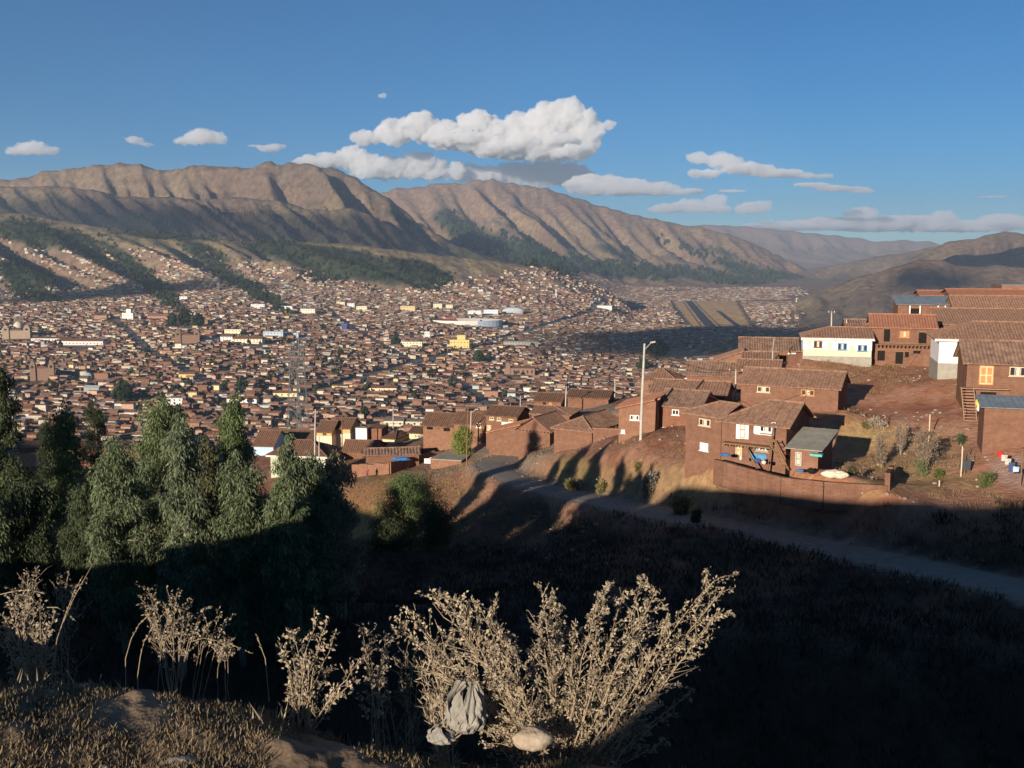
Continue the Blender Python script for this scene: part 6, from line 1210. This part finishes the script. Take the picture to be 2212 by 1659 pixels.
# crumpled plastic bag
def crumple(name, x0, y0, x1, y1, Y, lab, m, seed, cat, depth=.5, rough_=.5, pleat=9):
    a = P(x0, y1, Y); b = P(x1, y0, Y); c0 = (a + b) / 2; R = np.array(((b[0] - a[0]) / 2, (b[0] - a[0]) / 2 * depth, (b[2] - a[2]) / 2)); v = ICV.copy(); f = ICF
    for _ in range(1 if cat in ('bag', 'scrap') else 2):
        nv = list(v); d = {}; nf = []
        for t in f:
            ids = []
            for i, j in ((0, 1), (1, 2), (2, 0)):
                k = (min(t[i], t[j]), max(t[i], t[j]))
                if k not in d: qq = (nv[k[0]] + nv[k[1]]); nv.append(qq / np.linalg.norm(qq)); d[k] = len(nv) - 1
                ids.append(d[k])
            nf += [(t[0], ids[0], ids[2]), (t[1], ids[1], ids[0]), (t[2], ids[2], ids[1]), tuple(ids)]
        v = np.array(nv); f = np.array(nf)
    an = np.arctan2(v[:, 1], v[:, 0]); fold = 1 - np.abs(2 * ((an * pleat / 6.283 + .8 * fbm(v[:, 2] * 2 + 9, an * 1.2, seed, 3)) % 1) - 1); rr = 1 - rough_ * .20 * fold * (1 - np.abs(v[:, 2]) * .3) + rough_ * .9 * (fbm(v[:, 0] * 1.1 + 7, v[:, 2] * 1.1 + v[:, 1], seed, 2) - .5) - rough_ * .22 * ridged(v[:, 0] * .9 + v[:, 2] * .9 + 4, v[:, 2] * .5 - v[:, 0] * .4 + v[:, 1], seed + 4, 2) - rough_ * .10 * ridged(v[:, 0] * 2.6 + 3, v[:, 2] * 1.8 + v[:, 1] * 2, seed + 8, 3)
    taper = 1 - .28 * np.clip(v[:, 2], 0, 1) ** 2
    V = v * rr[:, None] * R * np.stack([taper, taper, np.ones(len(v))], 1) * 1.12; V = V + (np.random.default_rng(seed).normal(0, .030, V.shape) * R.mean() if cat in ('bag', 'scrap') else 0); o = npmesh(name, V, f, m, smooth=True); o.location = c0; return tag(o, lab, cat)
m_bag = mat('dusty_plastic', (.23, .21, .175), (.31, .285, .24), scale=12, rough=.45, spec=.4, bump=.2, bscale=14, translucent=0)
def bag(name, x0, y0, x1, y1, Y, lab, cat, seed, n_sheets=11):
    a = P(x0, y1, Y); b = P(x1, y0, Y); W_ = b[0] - a[0]; H = b[2] - a[2]; r_ = np.random.default_rng(seed); vs = []; fs = []; bs = 0; nu, nv = 26, 30
    for k in range(n_sheets):
        a0 = -pi / 2 + (k - n_sheets / 2) * 2 * pi / n_sheets + r_.normal(0, .25); span = r_.uniform(1.7, 2.5); top = H * r_.uniform(.72, 1.0) * (1 if k % 3 else .62); ph = r_.uniform(0, 9); tw = r_.normal(0, .35); R0 = W_ * .5 * r_.uniform(.92, 1.2)
        U_, V_ = np.meshgrid(np.linspace(0, 1, nu), np.linspace(0, 1, nv)); th_ = a0 + (U_ - .5) * span * (1 - .55 * V_ ** 2) + tw * V_
        prof = np.sin(pi * np.clip(.10 + .80 * V_, 0, 1)) ** .7 * (1 - .45 * V_ ** 2); tri = lambda q: 1 - np.abs(2 * (q - np.floor(q)) - 1)
        rr = R0 * prof * (1 - .16 * tri(U_ * 3.3 + 1.3 * vnoise(U_ * 2 + ph, V_ * 2.2, seed + k) + V_ * .8) - .12 * tri(U_ * 1.3 - V_ * 2.1 + ph) - .06 * tri(U_ * 6.1 + V_ * 3.7 + ph * 2)) + W_ * .10 * (U_ > .9) * V_ * (U_ - .9) * 8
        zz = top * V_ + H * .05 * np.sin(U_ * 7 + ph) * V_; X_ = rr * np.cos(th_) + (vnoise(V_ * 3, U_ * 3 + ph, seed) - .5) * W_ * .08 + H * .10 * V_ * (k % 2); Y_ = rr * np.sin(th_) * .8
        vs.append(np.stack([X_, Y_, zz - H * .04], -1).reshape(-1, 3)); fs.append(gridfaces(nv, nu) + bs); bs += nu * nv
    o = npmesh(name, np.concatenate(vs), np.concatenate(fs), m_bag, smooth=False); o.location = ((a[0] + b[0]) / 2, Y, a[2]); md = o.modifiers.new('film', 'SOLIDIFY'); md.thickness = .0012; return tag(o, lab, cat)
m_bag.node_tree.nodes['Principled BSDF'].inputs['Roughness'].default_value = .75; m_bag.node_tree.nodes['Principled BSDF'].inputs['Specular IOR Level'].default_value = .2
bag('plastic_bag', 955, 1464, 1052, 1574, 2.95, 'crumpled grey white plastic bag at the left foot of the largest dusty bush', 'bag', 6)
bag('plastic_scrap', 918, 1562, 985, 1602, 2.92, 'flat shaded plastic scrap just below the crumpled bag', 'scrap', 15, 5)
m_rock = mat('tan_rock', (.30, .23, .16), (.42, .34, .25), scale=18, bump=.7, bscale=60)
crumple('stone', 1112, 1570, 1192, 1618, 2.86, 'sunlit pale stone at the root of the largest dusty bush', m_rock, 12, 'stone', .8, .30, 3)
crumple('stone', 345, 1640, 440, 1690, 2.75, 'flat dark stone at the bottom edge left of centre', m_rock, 22, 'stone', .9, .3, 3)
crumple('stone', 212, 1652, 238, 1668, 2.7, 'small pale stone at the bottom edge on the left', m_rock, 25, 'stone', .9, .3, 3)
# creeping grass on the near ground
tufts('creeping_grass', 9500, (-.60, .30), (2.35, 3.9), (.010, .032), (.15, .11, .065), (.28, .215, .13), 'short dusty creeping grass on the ground before the viewer', 12, .0030, .020, lambda X, Y, z: float(fbm(X / .3, Y / .3, 401, 3)) > .42)
tufts('crest_grass', 90, (-.60, .3), (3.0, 4.2), (.05, .12), (.26, .20, .12), (.42, .34, .22), 'taller dry blades along the edge of the near ground', 7, .0035, .03, lambda X, Y, z: float(fbm(X / .25, Y / .25, 411, 3)) > .5)
# ---------------- small things of the yards ----------------
def sitting(x, y, Y): p = P(x, y, Y); p[2] = gz(p[0], Y); return p
# the person in red
p = sitting(793.3, 1037, 154); pk = tag(empty('person', p, .3), 'person in a red top and blue trousers standing before the adobe compound wall', 'person')
m_red = mat('red_cloth', (.42, .03, .03), (.50, .05, .04), scale=8); m_jean = mat('blue_cloth', (.05, .07, .16), (.08, .10, .22), scale=8); m_skin = mat('skin', (.30, .16, .10), (.34, .19, .12), scale=9); m_hair = mat('black_hair', (.012, .01, .01), (.02, .016, .014), scale=9)
def skinbody(name, nodes, edges, m, parent, lvl=2):
    me = bpy.data.meshes.new(name); me.from_pydata([n[0] for n in nodes], edges, []); o = link(bpy.data.objects.new(name, me), parent); me.materials.append(m); sk = o.modifiers.new('skin', 'SKIN')
    for i, n in enumerate(nodes): me.skin_vertices[0].data[i].radius = (n[1], n[1] * (n[2] if len(n) > 2 else 1))
    me.skin_vertices[0].data[0].use_root = True; s = o.modifiers.new('sub', 'SUBSURF'); s.levels = s.render_levels = lvl; return o
skinbody('body', [((0,0,.92),.13,.8),((0,0,1.15),.14,.75),((0,0,1.36),.15,.7),((0,0,1.48),.055),((0,0,1.60),.10,1.1),((.09,0,.88),.085),((.11,.02,.48),.06),((.12,0,.06),.045),((.12,-.13,.03),.035),((-.09,0,.88),.085),((-.10,-.04,.48),.06),((-.11,.02,.06),.045),((-.11,-.11,.03),.035),((.2,0,1.38),.055),((.27,0,1.12),.042),((.24,-.12,.90),.032),((-.2,0,1.38),.055),((-.27,0,1.12),.042),((-.24,-.1,.9),.032),((0,-.01,1.68),.085)],
    [(0,1),(1,2),(2,3),(3,4),(0,5),(5,6),(6,7),(7,8),(0,9),(9,10),(10,11),(11,12),(2,13),(13,14),(14,15),(2,16),(16,17),(17,18),(4,19)], m_skin, pk)
skinbody('red_top', [((0,0,.86),.155,.85),((0,0,1.15),.16,.8),((0,0,1.38),.165,.75),((.21,0,1.38),.07),((.28,0,1.12),.055),((.25,-.10,.95),.045),((-.21,0,1.38),.07),((-.28,0,1.12),.055),((-.25,-.08,.95),.045)], [(0,1),(1,2),(2,3),(3,4),(4,5),(2,6),(6,7),(7,8)], m_red, pk)
skinbody('trousers', [((0,0,.90),.15,.85),((.09,0,.80),.105),((.11,.02,.48),.08),((.12,0,.12),.062),((-.09,0,.80),.105),((-.10,-.04,.48),.08),((-.11,.02,.12),.062)], [(0,1),(1,2),(2,3),(0,4),(4,5),(5,6)], m_jean, pk)
skinbody('hair', [((0,.02,1.72),.105,1.1),((0,.06,1.62),.08)], [(0,1)], m_hair, pk)
# ladder leaning in the yard, plank heap, bags, drums, tarpaulin, clothesline
hd = HOUSES['H1']
p = P(1693, 1000, 85.5); e = tag(empty('ladder', p, -.6), 'crude wooden ladder leaning at the right corner of the main house yard', 'ladder'); q = MB()
q.bar((0, 0, -.6), (-1.6, .4, 1.9), .09); q.bar((.45, .1, -.6), (-1.15, .5, 1.9), .09); q.build('rails', m_plank, e)
for k in range(7):
    f = (k + .5) / 7; q = MB(); a = np.array((0, 0, -.6)) * (1 - f) + np.array((-1.6, .4, 1.9)) * f; q.bar(a - (.05, 0, 0), a + (.5, .1, 0), .06); q.build('rung', m_plank, e)
def clutter(name, x, y, Y, w_, d_, h_, m, lab, cat, seed, lift=0.0):
    p = P(x, y, Y); r_ = np.random.default_rng(seed); v = ICV * np.array((w_, d_, h_)) / 2 * (1 + .55 * (np.array([float(fbm(a[0] * 2.1 + seed, a[1] * 2.1 + a[2] * 1.7, seed, 4)) for a in ICV]) - .5))[:, None] * 1.15; o = npmesh(name, v, ICF, m, smooth=False); o.location = p + np.array((0, 0, h_ * .3 + lift)); return tag(o, lab, cat)
m_tarp = mat('cream_tarpaulin', (.62, .50, .36), (.76, .66, .52), scale=3); m_bp = mat('blue_plastic', (.03, .13, .35), (.05, .2, .45), scale=2, rough=.4)
clutter('tarpaulin', 1797, 1028, 82.5, 1.5, .9, .6, m_tarp, 'crumpled cream tarpaulin heap lying on the yard wall right of the shack', 'tarpaulin', 31)
clutter('tarpaulin', 1815, 1030, 82.3, 1.2, .8, .6, m_tarp, 'smaller end of the cream tarpaulin heap, its right half', 'tarpaulin', 32)
clutter('bundle', 1728, 1018, 84.0, .6, .4, .25, m_bp, 'blue plastic bundle on the ground before the blue door', 'bundle', 33)
clutter('bundle', 1752, 1020, 83.6, .6, .5, .45, m_dark, 'dark bundle right of the blue plastic one', 'bundle', 34)
clutter('bundle', 1636, 998, 87.0, .6, .5, .4, m_jean, 'dark blue sack behind the yard wall below the balcony', 'sack', 35)
clutter('bundle', 1650, 1001, 86.6, .35, .3, .3, m_tarp, 'small pale bundle right of the dark blue sack', 'bundle', 36)
clutter('bundle', 1600, 992, 88.0, .2, .2, .3, m_sheet, 'small white bucket like bundle on the yard wall under the orange door', 'bundle', 37)
clutter('bundle', 1568, 984, 89.0, .8, .4, .25, m_bp, 'blue cloth bundle at the left end of the yard wall', 'bundle', 38)
clutter('sack', 2114, 874, 98, .5, .4, 1.0, mat('yellow_plastic', (.55, .42, .03), (.65, .55, .10), scale=2), 'upright yellow sack at the foot of the outdoor stairs', 'sack', 39)
clutter('sack', 2117, 886, 96, .6, .4, .6, m_sheet, 'white sack just below the yellow one', 'sack', 40)
for (x, y0, y1, Y, lab) in [(2008, 913, 895, 98, 'dark fence post standing on the slope above the tallest pale shrub'), (2028, 1058, 1040, 83, 'pale thin stake near the shadow edge'), (2077, 1003, 964, 86, 'pale wooden post beside the leaning black panel'), (1917, 1064, 1038, 80, 'dark post at the end of the yard wall'),
                              (2205, 1030, 975, 80, 'left pole of the clothesline at the right edge'), (2235, 1060, 1010, 77, 'right pole of the clothesline at the right edge')]:
    a = sitting(x, y0, Y); b = P(x, y1, Y); q = MB(); q.tube([(0, 0, -.3), (0.02, 0, (b[2] - a[2]) * .5), (0, 0, max(.5, b[2] - a[2]))], .06, 6); o = q.build('wooden_post', m_plank if 'pale' not in lab else m_frame); o.location = a; tag(o, lab, 'post')
p = sitting(2086, 985, 86); e = tag(empty('solar_panel', p, -.3), 'small black panel on a short stand in the lower right slope', 'panel'); q = MB(); q.bar((-.45, 0, 1.0), (.45, 0, .95), .05, .9); q.build('panel', mat('black_panel', (.03, .035, .045), (.05, .06, .07), rough=.3, spec=.5), e); q = MB(); q.tube([(0, .1, -.2), (0, .1, 1.0)], .05, 6); q.build('post', m_plank, e)
a = P(2160, 972, 80); b = P(2200, 1012, 78); q = MB(); q.tube([(0, 0, 0), (b - a) * .5 - (0, 0, .1), b - a], .012, 4); o = q.build('clothes_line', m_wire); o.location = a; tag(o, 'sagging clothesline at the right edge above the pale ground', 'line')
for k, (f, hh, m, lab) in enumerate([(.04, .55, m_red, 'red garment at the upper end of the clothesline'), (.25, .5, m_curt, 'grey garment second from the upper end of the clothesline'), (.45, .5, m_curt, 'grey garment in the middle of the clothesline'), (.66, .8, m_jean, 'large dark garment on the clothesline'), (.88, .45, m_blu, 'pale blue garment at the lower end of the clothesline')]):
    c_ = a * (1 - f) + b * f; q = MB(); q.hexa([(-.22, -.03, -hh), (.2, -.05, -hh * .95), (.2, .03, -hh * .95), (-.22, .05, -hh), (-.25, -.02, 0), (.25, -.02, -.03), (.25, .02, -.03), (-.25, .02, 0)]); o = q.build('garment', m); o.location = c_ + np.array((0, 0, -.02)); tag(o, lab, 'garment')
a = P(950, 985, 160); b = P(920, 991, 158)
for k, (f, m, lab) in enumerate([(.1, m_bp, 'blue garment on the line of the compound yard, at its right end'), (.5, m_white, 'white garment on the line of the compound yard, in its middle'), (.9, m_white, 'white garment on the line of the compound yard, at its left end')]):
    c_ = a * (1 - f) + b * f; q = MB(); q.hexa([(-.5, -.03, -.8), (.5, -.03, -.85), (.5, .03, -.85), (-.5, .03, -.8), (-.5, -.02, 0), (.5, -.02, 0), (.5, .02, 0), (-.5, .02, 0)]); o = q.build('garment', m); o.location = c_; tag(o, lab, 'garment')
clutter('tarpaulin', 867, 1012, 159, 2.6, 1.0, .6, m_bp, 'blue plastic sheet lying on top of the compound wall', 'tarpaulin', 44, lift=1.4)
